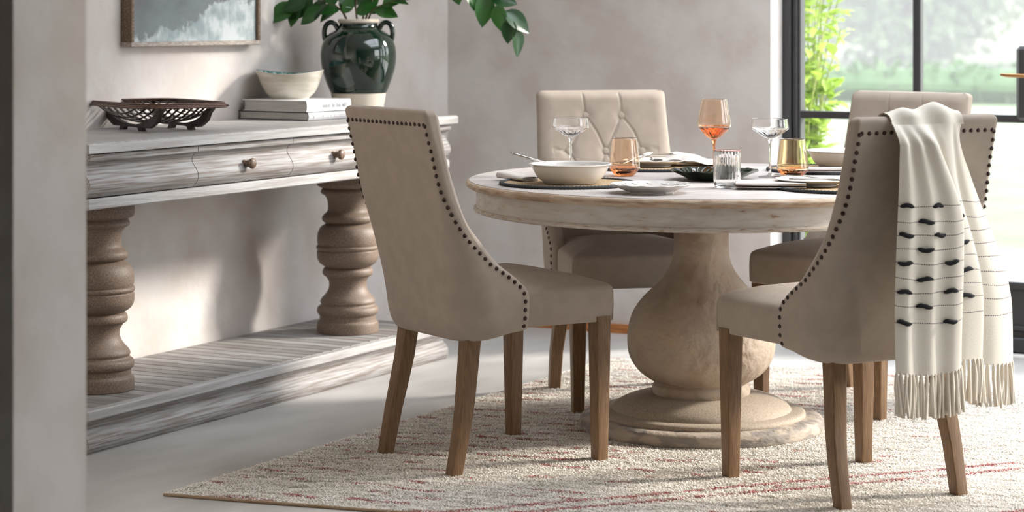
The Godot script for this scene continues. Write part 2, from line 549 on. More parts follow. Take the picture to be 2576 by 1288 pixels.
func build_door() -> void:
	# steel french door set back in the thickness of the wall
	var o := Node3D.new()
	o.name = "door_1"
	o.position = Vector3(0, 0, -8.16)
	o.set_meta("kind", "structure")
	add_child(o)
	var x0 := -3.187
	var x1 := -1.10
	var f := MB.new()
	f.box(Vector3(x0 + 0.018, 1.225, 0), Vector3(0.036, 2.45, 0.09), 0.003)
	f.box(Vector3(x1 - 0.018, 1.225, 0), Vector3(0.036, 2.45, 0.09), 0.003)
	f.box(Vector3((x0 + x1) / 2, 2.432, 0), Vector3(x1 - x0 - 0.072, 0.036, 0.09), 0.003)
	obj("door_frame", f, M.iron, o)
	var mid := (x0 + x1) / 2
	for s in 2:
		var a := x0 + 0.038 if s == 0 else mid + 0.002
		var b := mid - 0.002 if s == 0 else x1 - 0.038
		for e in [[a, a + 0.034], [b - 0.034, b]]:
			var st := MB.new()
			st.box(Vector3((e[0] + e[1]) / 2, 1.21, 0.008), Vector3(e[1] - e[0], 2.40, 0.05), 0.003)
			st.box(Vector3((e[0] + e[1]) / 2, 1.21, 0.036), Vector3((e[1] - e[0]) * 0.4, 2.40, 0.012), 0.003)
			obj("stile", st, M.iron, o)
		var c := (a + b) / 2
		var w := b - a - 0.068
		var br := MB.new()
		br.box(Vector3(c, 0.145, 0.005), Vector3(w, 0.262, 0.036), 0.003)
		br.box(Vector3(c, 0.262, 0.028), Vector3(w, 0.030, 0.014), 0.004)
		br.box(Vector3(c, 0.105, 0.028), Vector3(w, 0.020, 0.014), 0.004)
		br.box(Vector3(c, 0.045, 0.032), Vector3(w, 0.055, 0.02), 0.006)
		obj("bottom_panel", br, M.iron, o)
		for y in [0.8795, 1.62, 2.39]:
			var rl := MB.new()
			rl.box(Vector3(c, y, 0.005), Vector3(w, 0.029, 0.044), 0.003)
			obj("rail", rl, M.iron, o)
		for seg in [[0.276, 0.865], [0.894, 1.6055], [1.6345, 2.3755]]:
			var mu := MB.new()
			mu.box(Vector3(c - 0.005, (seg[0] + seg[1]) / 2, 0.005), Vector3(0.031, seg[1] - seg[0], 0.04), 0.003)
			obj("muntin", mu, M.iron, o)
			for q in [-1.0, 1.0]:
				var pm := QuadMesh.new()
				pm.size = Vector2(w / 2 - 0.0155, seg[1] - seg[0])
				var pn := put("pane", pm, M.pane, o)
				pn.position = Vector3(c - 0.005 + q * (w / 4 + 0.008), (seg[0] + seg[1]) / 2, 0.0)
	# lock case on the meeting stile of the first leaf, with its lever
	var lk := MB.new()
	lk.box(Vector3(mid - 0.065, 1.012, 0.02), Vector3(0.118, 0.275, 0.05), 0.012)
	obj("lock_case", lk, M.iron, o)
	var hd := MB.new()
	hd.tube(PackedVector3Array([Vector3(mid - 0.045, 1.04, 0.045), Vector3(mid - 0.045, 1.04, 0.085)]), 0.012, 10)
	hd.tube(PackedVector3Array([Vector3(mid - 0.03, 1.042, 0.085), Vector3(mid - 0.09, 1.041, 0.087), Vector3(mid - 0.145, 1.042, 0.085), Vector3(mid - 0.168, 1.045, 0.083)]), [0.009, 0.008, 0.007, 0.005], 10)
	obj("door_handle", hd, M.brass, o)
	var sill := MB.new()
	sill.box(Vector3((x0 + x1) / 2, 0.006, -0.03), Vector3(x1 - x0, 0.014, 0.2), 0.003)
	obj("threshold", sill, M.patio, o)

# ---------------------------------------------------------------- outdoors
func leaf_mesh(l: float, w: float, curl: float, fold: float) -> ArrayMesh:
	var rows := []
	var N := 8
	for i in N + 1:
		var u := float(i) / N
		var hw := w * 0.5 * pow(sin(PI * pow(u, 0.82)), 0.85) * (1.0 if i < N else 0.0)
		if i == N or i == 0:
			hw = 0.0006
		var row := PackedVector3Array()
		for j in 5:
			var s := (j - 2) / 2.0
			row.append(Vector3(s * hw, absf(s) * fold * hw - curl * l * u * u, u * l))
		rows.append(row)
	var m := MB.new()
	m.grid(rows)
	return m.done()

func hill() -> MB:
	var f := FastNoiseLite.new()
	f.seed = 4
	f.frequency = 0.02
	var rows := []
	for i in 9:
		var row := PackedVector3Array()
		for j in 50:
			var x := lerpf(-130, 80, j / 49.0)
			row.append(Vector3(x, -0.3 + (14.0 + 6.0 * f.get_noise_1d(x)) * smoothstep(0.0, 8.0, i), -72.0 - i * 5.0))
		rows.append(row)
	var m := MB.new()
	m.grid(rows)
	return m

func scatter(called: String, mesh: Mesh, m: Material, xs: Array, parent: Node3D) -> void:
	var mm := MultiMesh.new()
	mm.transform_format = MultiMesh.TRANSFORM_3D
	mm.mesh = mesh
	mm.instance_count = xs.size()
	for k in xs.size():
		mm.set_instance_transform(k, xs[k])
	var o := MultiMeshInstance3D.new()
	o.name = called
	o.multimesh = mm
	o.material_override = m
	o.set_meta("kind", "stuff")
	parent.add_child(o, true)

func spin(rng: RandomNumberGenerator) -> Basis:
	return Basis.from_euler(Vector3(rng.randf_range(-PI, PI), rng.randf_range(-PI, PI), rng.randf_range(-PI, PI)))

func build_outside() -> void:
	var rng := RandomNumberGenerator.new()
	rng.seed = 77
	struct("ground_lawn", slab(Vector3(-140, -0.3, -140), Vector3(90, -0.03, -12.0)), M.lawn)
	struct("ground_patio", slab(Vector3(-30, -0.3, -12.0), Vector3(30, -0.012, -8.25)), M.patio)
	struct("path_far", slab(Vector3(-140, -0.03, -47.0), Vector3(60, 0.0, -42.5)), M.road)
	# bright shrub just outside the left of the door
	var bright := mat(Color(0.50, 0.60, 0.24), 0.5)
	bright.backlight_enabled = true
	bright.backlight = Color(0.52, 0.62, 0.20)
	var sh := thing("leafy_shrub", "yellow-green leafy shrub outside the glass beside the door's left frame", "shrub", Vector3(-3.40, -0.012, -8.95))
	var st := MB.new()
	var xs := []
	for k in 26:
		var a := rng.randf() * TAU
		var top := Vector3(cos(a) * rng.randf_range(0.03, 0.17), rng.randf_range(0.9, 2.3), sin(a) * rng.randf_range(0.05, 0.25))
		var path := PackedVector3Array()
		for i in 7:
			var u := i / 6.0
			path.append(Vector3(top.x * pow(u, 1.3), top.y * u, top.z * pow(u, 1.3)) + Vector3(sin(u * 7 + a) * 0.03, 0, 0))
		st.tube(path, 0.003, 5)
		for i in 34:
			var u := rng.randf_range(0.25, 1.0)
			var p := Vector3(top.x * pow(u, 1.3), top.y * u, top.z * pow(u, 1.3))
			var b := Basis.from_euler(Vector3(rng.randf_range(-0.9, 0.5), rng.randf() * TAU, rng.randf_range(-0.5, 0.5)))
			xs.append(Transform3D(b.scaled(Vector3.ONE * rng.randf_range(0.7, 1.25)), p + Vector3(rng.randf_range(-0.05, 0.05), 0, rng.randf_range(-0.05, 0.05))))
	obj("stem", st, mat(Color(0.56, 0.60, 0.33), 0.8), sh)
	scatter("foliage", leaf_mesh(0.075, 0.040, 0.3, 0.3), bright, xs, sh)
	# clipped hedge on the lawn
	var hm := mat(Color(0.25, 0.36, 0.20), 0.8)
	var hedge := thing("clipped_hedge", "long low clipped green hedge across the far lawn", "hedge", Vector3(-24, -0.03, -33))
	var hb := MB.new()
	hb.box(Vector3(0, 0.25, 0), Vector3(36, 0.5, 1.2), 0.2)
	obj("hedge_body", hb, hm, hedge)
	xs = []
	for k in 5000:
		xs.append(Transform3D(spin(rng).scaled(Vector3.ONE * rng.randf_range(0.8, 1.6)), Vector3(rng.randf_range(-18, 18), rng.randf_range(0.1, 0.56), rng.randf_range(-0.1, 0.62))))
	scatter("foliage", leaf_mesh(0.13, 0.07, 0.2, 0.2), hm, xs, hedge)
	# thin mist lying over the lawn
	var fog := FogVolume.new()
	fog.name = "mist"
	fog.shape = RenderingServer.FOG_VOLUME_SHAPE_BOX
	fog.size = Vector3(120, 14, 66)
	fog.position = Vector3(-25, 6.9, -46.5)
	var fm := FogMaterial.new()
	fm.density = 0.006
	fm.albedo = Color(0.97, 0.97, 0.97)
	fog.material = fm
	fog.set_meta("kind", "stuff")
	tag(fog, "thin pale mist over the lawn and trees beyond the door glass", "mist")
	add_child(fog)
	# trees far behind
	var tm := [mat(Color(0.40, 0.44, 0.33), 0.9), mat(Color(0.34, 0.42, 0.28), 0.9), mat(Color(0.44, 0.46, 0.37), 0.9)]
	struct("hill_far", hill(), tri(mat(Color(0.36, 0.40, 0.30), 0.95), Vector3.ONE * 0.05, true))
	for q in tm:
		q.backlight_enabled = true
		q.backlight = Color(0.30, 0.36, 0.20)
	var bark := mat(Color(0.33, 0.29, 0.25), 0.9)
	var lf := leaf_mesh(0.24, 0.18, 0.2, 0.2)
	var spots := [[-40.0, -58.0, 1.0, 2], [-33.5, -61.0, 1.15, 1], [-29.0, -56.0, 0.95, 0], [-24.0, -60.0, 1.1, 2], [-19.0, -57.0, 1.0, 1], [-14.0, -61.0, 1.1, 0], [-36.5, -66.0, 1.3, 0], [-21.5, -67.0, 1.3, 2], [-9.0, -58.0, 1.0, 1], [-46.0, -60.0, 1.1, 1], [-30.5, -68.0, 1.35, 1], [-4.0, -62.0, 1.2, 0]]
	var names := ["first", "second", "third", "fourth", "fifth", "sixth", "seventh", "eighth", "ninth", "tenth", "eleventh", "twelfth"]
	for k in spots.size():
		var s: Array = spots[k]
		var tr := thing("misty_tree", "hazy grey-green tree far beyond the lawn behind the door glass", "tree", Vector3(s[0], -0.03, s[1]), rng.randf() * TAU, "hazy trees beyond the lawn")
		var tb := MB.new()
		tb.tube(PackedVector3Array([Vector3(0, 0, 0), Vector3(0.1, 2, 0), Vector3(-0.1, 5, 0.1), Vector3(0, 8, 0)]), [0.34, 0.26, 0.18, 0.06], 10)
		obj("trunk", tb, bark, tr)
		xs = []
		for i in 7000:
			var d := Vector3(rng.randfn(), rng.randfn(), rng.randfn()).normalized() * pow(rng.randf(), 0.4)
			xs.append(Transform3D(spin(rng).scaled(Vector3.ONE * rng.randf_range(0.8, 1.7)), Vector3(d.x * 3.6, 4.3 + d.y * 4.6, d.z * 3.2) * s[2]))
		scatter("foliage", lf, tm[s[3]], xs, tr)

# ---------------------------------------------------------------- console table
func lathe_arr(a: Array) -> Array:
	var r := []
	for p in a:
		r.append(Vector2(p[0], p[1]))
	return r

func smooth_profile(a: Array, k := 4) -> Array:
	# Catmull-Rom through the points; a point given twice stays a corner
	var out := []
	var run := []
	for i in a.size() + 1:
		var cut: bool = i == a.size() or (i > 0 and a[i][0] == a[i - 1][0] and a[i][1] == a[i - 1][1])
		if cut:
			for j in run.size() - 1:
				var p0: Vector2 = run[maxi(j - 1, 0)]
				var p1: Vector2 = run[j]
				var p2: Vector2 = run[j + 1]
				var p3: Vector2 = run[mini(j + 2, run.size() - 1)]
				for s in k:
					out.append(p1.cubic_interpolate(p2, p0, p3, float(s) / k))
			out.append(run[run.size() - 1])
			run = []
		if i < a.size():
			run.append(Vector2(a[i][0], a[i][1]))
	return out

func build_console() -> void:
	var front := -4.10
	var back := LEFT_WALL + 0.005
	var z0 := -5.03
	var z1 := -7.10
	var L := z0 - z1
	var o := thing("console_table", "long whitewashed wooden console table against the left wall", "console table", Vector3(front, 0, z0))
	var D := front - back     # depth
	# in this thing's own axes: x = 0 front face, -x towards the wall, z = 0 near end, -z away
	var XF := Transform3D(Basis(Vector3(1, 0, 0), Vector3(0, 1, 0), Vector3(0, 0, 1)), Vector3(0, 0, -L))   # prism along +z from the far end
	var ov := 0.028
	var m := MB.new()
	m.box(Vector3(-D / 2 + ov / 2 , CONSOLE - 0.0155, -L / 2), Vector3(D + ov - 0.002, 0.031, L + 0.055), 0.004)
	obj("top", m, M.wash_x, o)
	m = MB.new()
	m.box(Vector3(ov + 0.0005, CONSOLE - 0.0165, -L / 2), Vector3(0.004, 0.027, L + 0.05), 0.0015)
	obj("top_edge", m, M.wash_pale, o)
	# apron: body, two fixed panels, two drawers with an ogee face
	var yb := 0.702
	var yt := CONSOLE - 0.031
	m = MB.new()
	m.box(Vector3(-D / 2 - 0.02, (yb + 0.03 + yt) / 2, -L / 2), Vector3(D - 0.045, yt - yb - 0.03, L - 0.02), 0.001)
	obj("carcass", m, M.wash_z, o)
	m = MB.new()
	m.box(Vector3(-D / 2 + 0.004, yb + 0.0155, -L / 2), Vector3(D + 0.008, 0.031, L), 0.003)
	obj("bottom_rail", m, M.wash_pale, o)
	var face := PackedVector2Array()
	var y0 := yb + 0.034
	var y1 := yt - 0.003
	var hh := y1 - y0
	var og := [[1.0, 0.014], [0.86, 0.014], [0.855, 0.006], [0.80, -0.003], [0.72, -0.010], [0.64, -0.010], [0.55, -0.004], [0.45, 0.006], [0.34, 0.013], [0.24, 0.014], [0.14, 0.009], [0.06, 0.001], [0.0, -0.006]]
	face.append(Vector2(-0.04, y1))
	for p in og:
		face.append(Vector2(p[1], y0 + hh * p[0]))
	face.append(Vector2(-0.04, y0))
	var q := L / 4.0
	for k in 4:
		var d := MB.new()
		var xf := Transform3D(Basis(), Vector3(0, 0, -q * (k + 1) + 0.0016))
		d.prism(face, q - 0.0032, xf)
		var part := obj("drawer" if k == 1 or k == 2 else "end_panel", d, M.wash_z, o)
		if k == 1 or k == 2:
			var kb := MB.new()
			var kx := Transform3D(Basis(Vector3(0, 0, 1), -PI / 2), Vector3(0.0, y0 + hh * 0.46, -q * (k + 0.5)))
			kb.lathe(smooth_profile([[0.0, -0.004], [0.010, -0.002], [0.010, 0.006], [0.0075, 0.011], [0.0075, 0.014], [0.0115, 0.016], [0.0115, 0.019], [0.009, 0.022], [0.0155, 0.028], [0.0175, 0.034], [0.0145, 0.040], [0.008, 0.043], [0.0, 0.044]], 3), 20, kx)
			obj("knob", kb, M.knob, part)
	# brackets under the apron, over the posts
	for z in [-0.33, -1.745]:
		m = MB.new()
		var br := PackedVector2Array([Vector2(-0.30, 0), Vector2(0.30, 0), Vector2(0.275, -0.014), Vector2(-0.275, -0.014)])
		m.prism(br, 0.09, Transform3D(Basis(Vector3(0, 0, 1), Vector3(0, 1, 0), Vector3(-1, 0, 0)), Vector3(-0.16, yb, z)))
		obj("bracket", m, M.wash_pale, o)
	# turned posts
	var pr := smooth_profile([[0.0, 0.0], [0.109, 0.0], [0.109, 0.0], [0.111, 0.005], [0.110, 0.035], [0.104, 0.043], [0.101, 0.046], [0.101, 0.046], [0.101, 0.062], [0.101, 0.062], [0.108, 0.068], [0.111, 0.078], [0.108, 0.090], [0.100, 0.096], [0.100, 0.096], [0.096, 0.102], [0.099, 0.110], [0.094, 0.122], [0.078, 0.140], [0.068, 0.160], [0.068, 0.182], [0.076, 0.196], [0.078, 0.200], [0.078, 0.200], [0.088, 0.206], [0.091, 0.217], [0.088, 0.228], [0.080, 0.234], [0.080, 0.234], [0.100, 0.248], [0.110, 0.266], [0.111, 0.288], [0.111, 0.292], [0.111, 0.292], [0.108, 0.296], [0.113, 0.302], [0.112, 0.310], [0.107, 0.313], [0.107, 0.313], [0.110, 0.325], [0.109, 0.352], [0.099, 0.376], [0.080, 0.390], [0.078, 0.392], [0.078, 0.392], [0.091, 0.400], [0.092, 0.414], [0.084, 0.424], [0.074, 0.434], [0.071, 0.450], [0.074, 0.476], [0.084, 0.492], [0.084, 0.492], [0.095, 0.498], [0.097, 0.508], [0.090, 0.518], [0.090, 0.518], [0.108, 0.526], [0.112, 0.540], [0.112, 0.577], [0.112, 0.577], [0.0, 0.577]], 3)
	for z in [-0.33, -L + 0.33]:
		m = MB.new()
		m.lathe(pr, 56, Transform3D(Basis(), Vector3(-0.225, 0.125, z)))
		obj("turned_post", m, M.turned, o)
	# base: boards laid across, a frame round them, moulded front
	m = MB.new()
	m.box(Vector3(-D / 2, 0.055, -L / 2), Vector3(D - 0.05, 0.11, L - 0.05), 0.002)
	obj("base_core", m, M.wash_z, o)
	var nb := 34
	var bw := (L - 0.02) / nb
	var board := MB.new()
	board.box(Vector3.ZERO, Vector3(D - 0.034, 0.018, bw - 0.0022), 0.003)
	var bm := board.done()
	var tones := [M.wash_x]
	for c in [Color(0.93, 0.92, 0.91), Color(0.86, 0.85, 0.84)]:
		var tn: StandardMaterial3D = M.wash_x.duplicate()
		tn.albedo_color = c
		tn.uv1_offset = Vector3(c.r * 3.0, c.g * 7.0, c.b * 5.0)
		tones.append(tn)
	for k in nb:
		var pl := put("plank", bm, tones[(k * 7 + k / 3) % 3], o)
		pl.position = Vector3(-D / 2 - 0.013, 0.1155, -0.01 - bw * (k + 0.5))
		pl.rotation.y = 0.0
	m = MB.new()
	m.box(Vector3(-0.011, 0.1105, -L / 2), Vector3(0.034, 0.029, L), 0.003)
	obj("base_edge", m, M.wash_pale, o)
	m = MB.new()
	var mo := PackedVector2Array([Vector2(-0.04, 0.0955), Vector2(0.001, 0.0955), Vector2(-0.004, 0.090), Vector2(-0.012, 0.083), Vector2(-0.018, 0.074), Vector2(-0.019, 0.066), Vector2(-0.012, 0.058), Vector2(-0.003, 0.050), Vector2(0.003, 0.040), Vector2(0.005, 0.028), Vector2(0.004, 0.016), Vector2(-0.002, 0.005), Vector2(-0.006, 0.0), Vector2(-0.04, 0.0)])
	m.prism(mo, L - 0.01, Transform3D(Basis(), Vector3(0, 0, -L + 0.005)))
	obj("base_moulding", m, M.wash_z, o)

# ---------------------------------------------------------------- pedestal table
func build_table() -> void:
	var at := Vector3(-2.722, RUG, -6.262)
	var o := thing("pedestal_table", "large pale pedestal dining table laid for four in the middle of the rug", "dining table", at, 0.494858)
	var top := TOP - RUG
	var deep := func(p: Vector3, _a: float, _q: Vector2) -> Vector3: return Vector3(p.x, p.y, p.z * 1.085)
	var m := MB.new()
	m.lathe(lathe_arr([[0.0, top - 0.006], [0.0, top], [0.0, top], [0.709, top], [0.709, top], [0.7105, top - 0.0025]]), 128, Transform3D(), deep)
	obj("tabletop", m, M.table_top, o)
	m = MB.new()
	m.lathe(lathe_arr([[0.60, top - 0.027], [0.690, top - 0.027], [0.690, top - 0.027], [0.698, top - 0.0265], [0.708, top - 0.0245], [0.716, top - 0.020], [0.720, top - 0.0145], [0.7195, top - 0.009], [0.716, top - 0.004], [0.712, top - 0.0015], [0.710, top - 0.0025], [0.7098, top - 0.006]]), 128, Transform3D(), deep)
	obj("edge_band", m, M.table_lip, o)
	m = MB.new()
	m.lathe(lathe_arr([[0.60, top - 0.09], [0.688, top - 0.09], [0.688, top - 0.09], [0.688, top - 0.026]]), 128, Transform3D(), deep)
	obj("apron", m, M.table_white, o)
	m = MB.new()
	m.lathe(lathe_arr([[0.655, top - 0.094], [0.689, top - 0.094], [0.689, top - 0.094], [0.6945, top - 0.0925], [0.6965, top - 0.088], [0.6955, top - 0.083], [0.692, top - 0.080], [0.688, top - 0.0795]]), 128, Transform3D(), deep)
	obj("bead", m, M.table_bead, o)
	# pedestal
	m = MB.new()
	m.lathe(smooth_profile([[0.0, 0.138], [0.130, 0.138], [0.141, 0.143], [0.163, 0.153], [0.195, 0.179], [0.219, 0.218], [0.226, 0.262], [0.222, 0.310], [0.208, 0.354], [0.177, 0.398], [0.135, 0.438], [0.108, 0.472], [0.0885, 0.512], [0.0835, 0.560], [0.084, 0.60], [0.084, 0.67], [0.0, 0.67]], 4), 80)
	obj("pedestal", m, M.stone, o)
	m = MB.new()
	m.lathe(smooth_profile([[0.12, 0.100], [0.142, 0.101], [0.148, 0.108], [0.1495, 0.118], [0.1485, 0.129], [0.144, 0.137], [0.138, 0.1405], [0.12, 0.141]], 3), 72)
	obj("collar", m, M.stone, o)
	m = MB.new()
	m.lathe(smooth_profile([[0.276, 0.050], [0.274, 0.060], [0.262, 0.074], [0.234, 0.089], [0.198, 0.100], [0.160, 0.1055], [0.10, 0.107], [0.0, 0.107]], 4), 80)
	obj("dome", m, M.crackle, o)
	m = MB.new()
	m.lathe(smooth_profile([[0.30, 0.036], [0.312, 0.037], [0.317, 0.043], [0.316, 0.051], [0.309, 0.057], [0.292, 0.0595], [0.27, 0.060]], 3), 80)
	obj("step", m, M.crackle, o)
	m = MB.new()
	m.lathe(smooth_profile([[0.0, 0.0], [0.366, 0.0], [0.366, 0.0], [0.371, 0.008], [0.371, 0.026], [0.366, 0.036], [0.352, 0.042], [0.325, 0.0435], [0.29, 0.0435]], 3), 96)
	obj("plinth", m, M.plinth, o)

# ---------------------------------------------------------------- chairs
func curve(tb: Array, y: float) -> float:
	if y <= tb[0][0]:
		return tb[0][1]
	for k in tb.size() - 1:
		if y <= tb[k + 1][0]:
			var u: float = (y - tb[k][0]) / (tb[k + 1][0] - tb[k][0])
			var p0: float = tb[maxi(k - 1, 0)][1]
			var p3: float = tb[mini(k + 2, tb.size() - 1)][1]
			return cubic_interpolate(tb[k][1], tb[k + 1][1], p0, p3, u)
	return tb[-1][1]

var EDGE := [[0.385, -0.022], [0.44, -0.022], [0.49, -0.024], [0.52, -0.050], [0.58, -0.128], [0.667, -0.198], [0.745, -0.237], [0.83, -0.270], [0.92, -0.291], [1.0, -0.303], [1.02, -0.305]]
var BACK := [[0.385, -0.222], [0.41, -0.236], [0.44, -0.244], [0.50, -0.252], [0.575, -0.262], [0.667, -0.279], [0.77, -0.304], [0.885, -0.329], [0.965, -0.349], [1.0, -0.357], [1.02, -0.361]]
var WIDE := [[0.385, 0.232], [0.42, 0.243], [0.50, 0.244], [0.62, 0.240], [0.80, 0.232], [1.0, 0.225], [1.02, 0.224]]
var ROUND := [[0.385, 0.115], [0.50, 0.10], [0.62, 0.062], [0.72, 0.034], [0.80, 0.022], [1.02, 0.012]]

func u_path(w: float, ze: float, zb: float, rc: float, na: int, nb: int, nc: int) -> PackedVector3Array:
	# from the +x front edge round the back to the -x front edge (y left 0)
	rc = minf(rc, maxf((ze - zb) * 0.95, 0.001))
	var p := PackedVector3Array()
	for i in na:
		p.append(Vector3(w, 0, lerpf(ze, zb + rc, float(i) / na)))
	for i in nb:
		var a := PI / 2 * i / nb
		p.append(Vector3(w - rc + rc * cos(a), 0, zb + rc - rc * sin(a)))
	for i in nc + 1:
		p.append(Vector3(lerpf(w - rc, -(w - rc), float(i) / nc), 0, zb))
	for i in range(1, nb + 1):
		var a := PI / 2 * (1.0 - float(i) / nb)
		p.append(Vector3(-(w - rc + rc * cos(a)), 0, zb + rc - rc * sin(a)))
	for i in range(1, na + 1):
		p.append(Vector3(-w, 0, lerpf(zb + rc, ze, float(i) / na)))
	return p

var tuft_points := [[-0.063, 0.918], [0.063, 0.918], [-0.128, 0.797], [0.0, 0.797], [0.128, 0.797], [-0.063, 0.675], [0.063, 0.675]]
var tuft_lines := [[[-0.063, 0.918], [-0.068, 0.96], [-0.072, 1.01]], [[0.063, 0.918], [0.062, 0.96], [0.055, 1.01]], [[-0.063, 0.918], [-0.128, 0.797]], [[-0.063, 0.918], [-0.028, 0.865], [0.0, 0.797]], [[0.063, 0.918], [0.037, 0.865], [0.0, 0.797]], [[0.063, 0.918], [0.103, 0.865], [0.128, 0.797]],
	[[-0.128, 0.797], [-0.17, 0.805], [-0.23, 0.797]], [[0.128, 0.797], [0.17, 0.805], [0.23, 0.797]], [[-0.128, 0.797], [-0.063, 0.675]], [[0.0, 0.797], [-0.063, 0.675]], [[0.0, 0.797], [0.063, 0.675]], [[0.128, 0.797], [0.063, 0.675]], [[-0.063, 0.675], [-0.066, 0.52]], [[0.063, 0.675], [0.066, 0.52]]]

func tuft(x: float, y: float) -> float:
	var d := 0.0
	for p in tuft_points:
		var r2: float = (x - p[0]) * (x - p[0]) + (y - p[1]) * (y - p[1])
		if r2 < 0.006:
			d += 0.007 * exp(-r2 / 0.0004)
	var best := 1.0
	var pt := Vector2(x, y)
	for l in tuft_lines:
		for k in l.size() - 1:
			var a := Vector2(l[k][0], l[k][1])
			var b := Vector2(l[k + 1][0], l[k + 1][1])
			best = minf(best, pt.distance_to(Geometry2D.get_closest_point_to_segment(pt, a, b)))
	d += 0.0040 * exp(-best * best / 0.000009) + 0.0008 * exp(-best * best / 0.0005)
	return d

func make_chair() -> Node3D:
	var o := thing("dining_chair", "", "chair")
	var th := 0.05
	var na := 14
	var nb := 8
	var nc := 64
	# the wrapped back: an outer skin, a rolled edge and a buttoned inner face
	var rows := []
	var ys := []
	var y := 0.385
	while y < 0.985:
		ys.append([y, 0.0])
		y += 0.0068
	ys.push_front([0.3855, 0.012])
	ys[1] = [0.391, 0.002]
	for k in 9:
		var a := PI / 2 * (k + 1) / 9.0
		ys.append([0.985 + 0.018 * sin(a), (1.0 - cos(a)) * 0.93])
	for e in ys:
		var yy: float = e[0]
		var w := curve(WIDE, yy)
		var ze := curve(EDGE, yy)
		var zb := curve(BACK, yy)
		var rc := curve(ROUND, yy)
		var t2 := minf(th, (ze - zb) * 0.86)
		var ins: float = e[1] * t2 * 0.5 if yy > 0.9851 else e[1]
		var roll := t2 * 0.5 - ins
		var zf := ze - t2 * 0.42
		var outer := u_path(w - ins, zf, zb + ins, maxf(rc - ins, 0.004), na, nb, nc)
		var ti := t2 - ins
		var puff := 0.010 * smoothstep(0.62, 0.72, yy) * (1.0 - smoothstep(0.975, 1.0, yy))
		var face := zb + ti + puff
		var flush := smoothstep(0.64, 0.74, yy)
		var inner := u_path(w - ti, zf, zb + ti, maxf(rc - ti, 0.004), na, nb, nc)
		inner.reverse()
		var loop := PackedVector3Array()
		for p in outer:
			loop.append(p + Vector3(0, yy, 0))
		for k in range(1, 6):
			var a := PI * k / 6.0
			var e1 := Vector3(-(w - t2 * 0.5 + roll * cos(a)), yy, zf + sin(a) * roll * 0.9)
			loop.append(e1.lerp(Vector3(-(w - ins - (ti - ins) * (1.0 - cos(a / 2))), yy, lerpf(zf, face, sin(a / 2))), flush))
		for i in inner.size():
			var q := inner[i] + Vector3(0, yy, 0)
			var along := lerpf(-1.0, 1.0, i / float(inner.size() - 1))
			q.x = lerpf(q.x, along * (w - ti), flush)
			q.z = lerpf(q.z, zb + ti, flush)
			var side := smoothstep(w - ti - 0.001, w - ti - 0.09, absf(q.x))
			if yy > 0.5:
				var belly := lerpf(0.010 * side * smoothstep(0.5, 0.6, yy), puff, flush)
				q.z += belly - tuft(q.x, yy) * (1.0 - smoothstep(0.985, 1.0, yy)) * smoothstep(0.0, 0.05, maxf(side, flush * smoothstep(w - ti, w - ti - 0.02, absf(q.x))))
			loop.append(q)
		for k in range(1, 6):
			var a := PI * (1.0 - k / 6.0)
			var e2 := Vector3(w - t2 * 0.5 + roll * cos(a), yy, zf + sin(a) * roll * 0.9)
			loop.append(e2.lerp(Vector3(w - ins - (ti - ins) * (1.0 - cos(a / 2)), yy, lerpf(zf, face, sin(a / 2))), flush))
		var low := 0.022 * (1.0 - smoothstep(0.385, 0.52, yy))
		if low > 0.0:
			for i in loop.size():
				loop[i].y -= low * smoothstep(-0.04, -0.20, loop[i].z)
		rows.append(loop)
	var m := MB.new()
	m.grid(rows, true, false, false)
	# close the underside
	var cap0 := []
	var hem: PackedVector3Array = rows[0]
	var mid := PackedVector3Array()
	for p in hem:
		mid.append(Vector3(p.x * 0.2, p.y, clampf(p.z, -0.16, -0.03)))
	m.grid([mid, hem], true, false, false)
	obj("backrest", m, M.linen, o)
	# seat
	var plan := func(e: float) -> PackedVector3Array:
		var pts := PackedVector3Array()
		var wf := 0.247 - e
		var wb := 0.213 - e
		var zf := 0.258 - e
		var zr := -0.205 + e
		var r := 0.013
		for i in 16:
			pts.append(Vector3(lerpf(-wf + r, wf - r, i / 16.0), 0, zf + 0.010 * (1.0 - pow(i / 8.0 - 1.0, 2.0))))
		for i in 5:
			var a := PI / 2 * (1.0 - i / 4.0)
			pts.append(Vector3(wf - r + r * cos(a), 0, zf - r + r * sin(a)))
		for i in range(1, 16):
			pts.append(Vector3(lerpf(wf, wb, i / 15.0), 0, lerpf(zf - r, zr, i / 15.0)))
		for i in range(1, 15):
			pts.append(Vector3(lerpf(wb, -wb, i / 14.0), 0, zr))
		for i in range(1, 16):
			pts.append(Vector3(lerpf(-wb, -wf, i / 15.0), 0, lerpf(zr, zf - r, i / 15.0)))
		for i in range(1, 5):
			var a := PI / 2 * (i / 4.0)
			pts.append(Vector3(-wf + r - r * cos(a), 0, zf - r + r * sin(a)))
		return pts
	rows = []
	for e in [[0.18, 0.394], [0.02, 0.394], [0.004, 0.395], [0.001, 0.400], [0.0, 0.42], [-0.001, 0.45], [0.0, 0.482], [0.001, 0.489], [0.005, 0.4955], [0.012, 0.500], [0.024, 0.505], [0.045, 0.513], [0.08, 0.524], [0.12, 0.532], [0.16, 0.536], [0.20, 0.538]]:
		var ring: PackedVector3Array = plan.call(e[0])
		for i in ring.size():
			ring[i].y = e[1]
		rows.append(ring)
	var cen := PackedVector3Array()
	for i in rows[0].size():
		cen.append(Vector3(0, 0.539, 0.02))
	rows.append(cen)
	m = MB.new()
	m.grid(rows, true, false, false)
	var seat := obj("seat", m, M.linen, o)
	for s in [-1.0, 1.0]:
		var sm := MB.new()
		sm.tube(PackedVector3Array([Vector3(s * 0.2462, 0.398, 0.250), Vector3(s * 0.2462, 0.44, 0.252), Vector3(s * 0.2455, 0.478, 0.251), Vector3(s * 0.238, 0.494, 0.243)]), 0.0022, 6)
		obj("seam", sm, M.linen, seat)
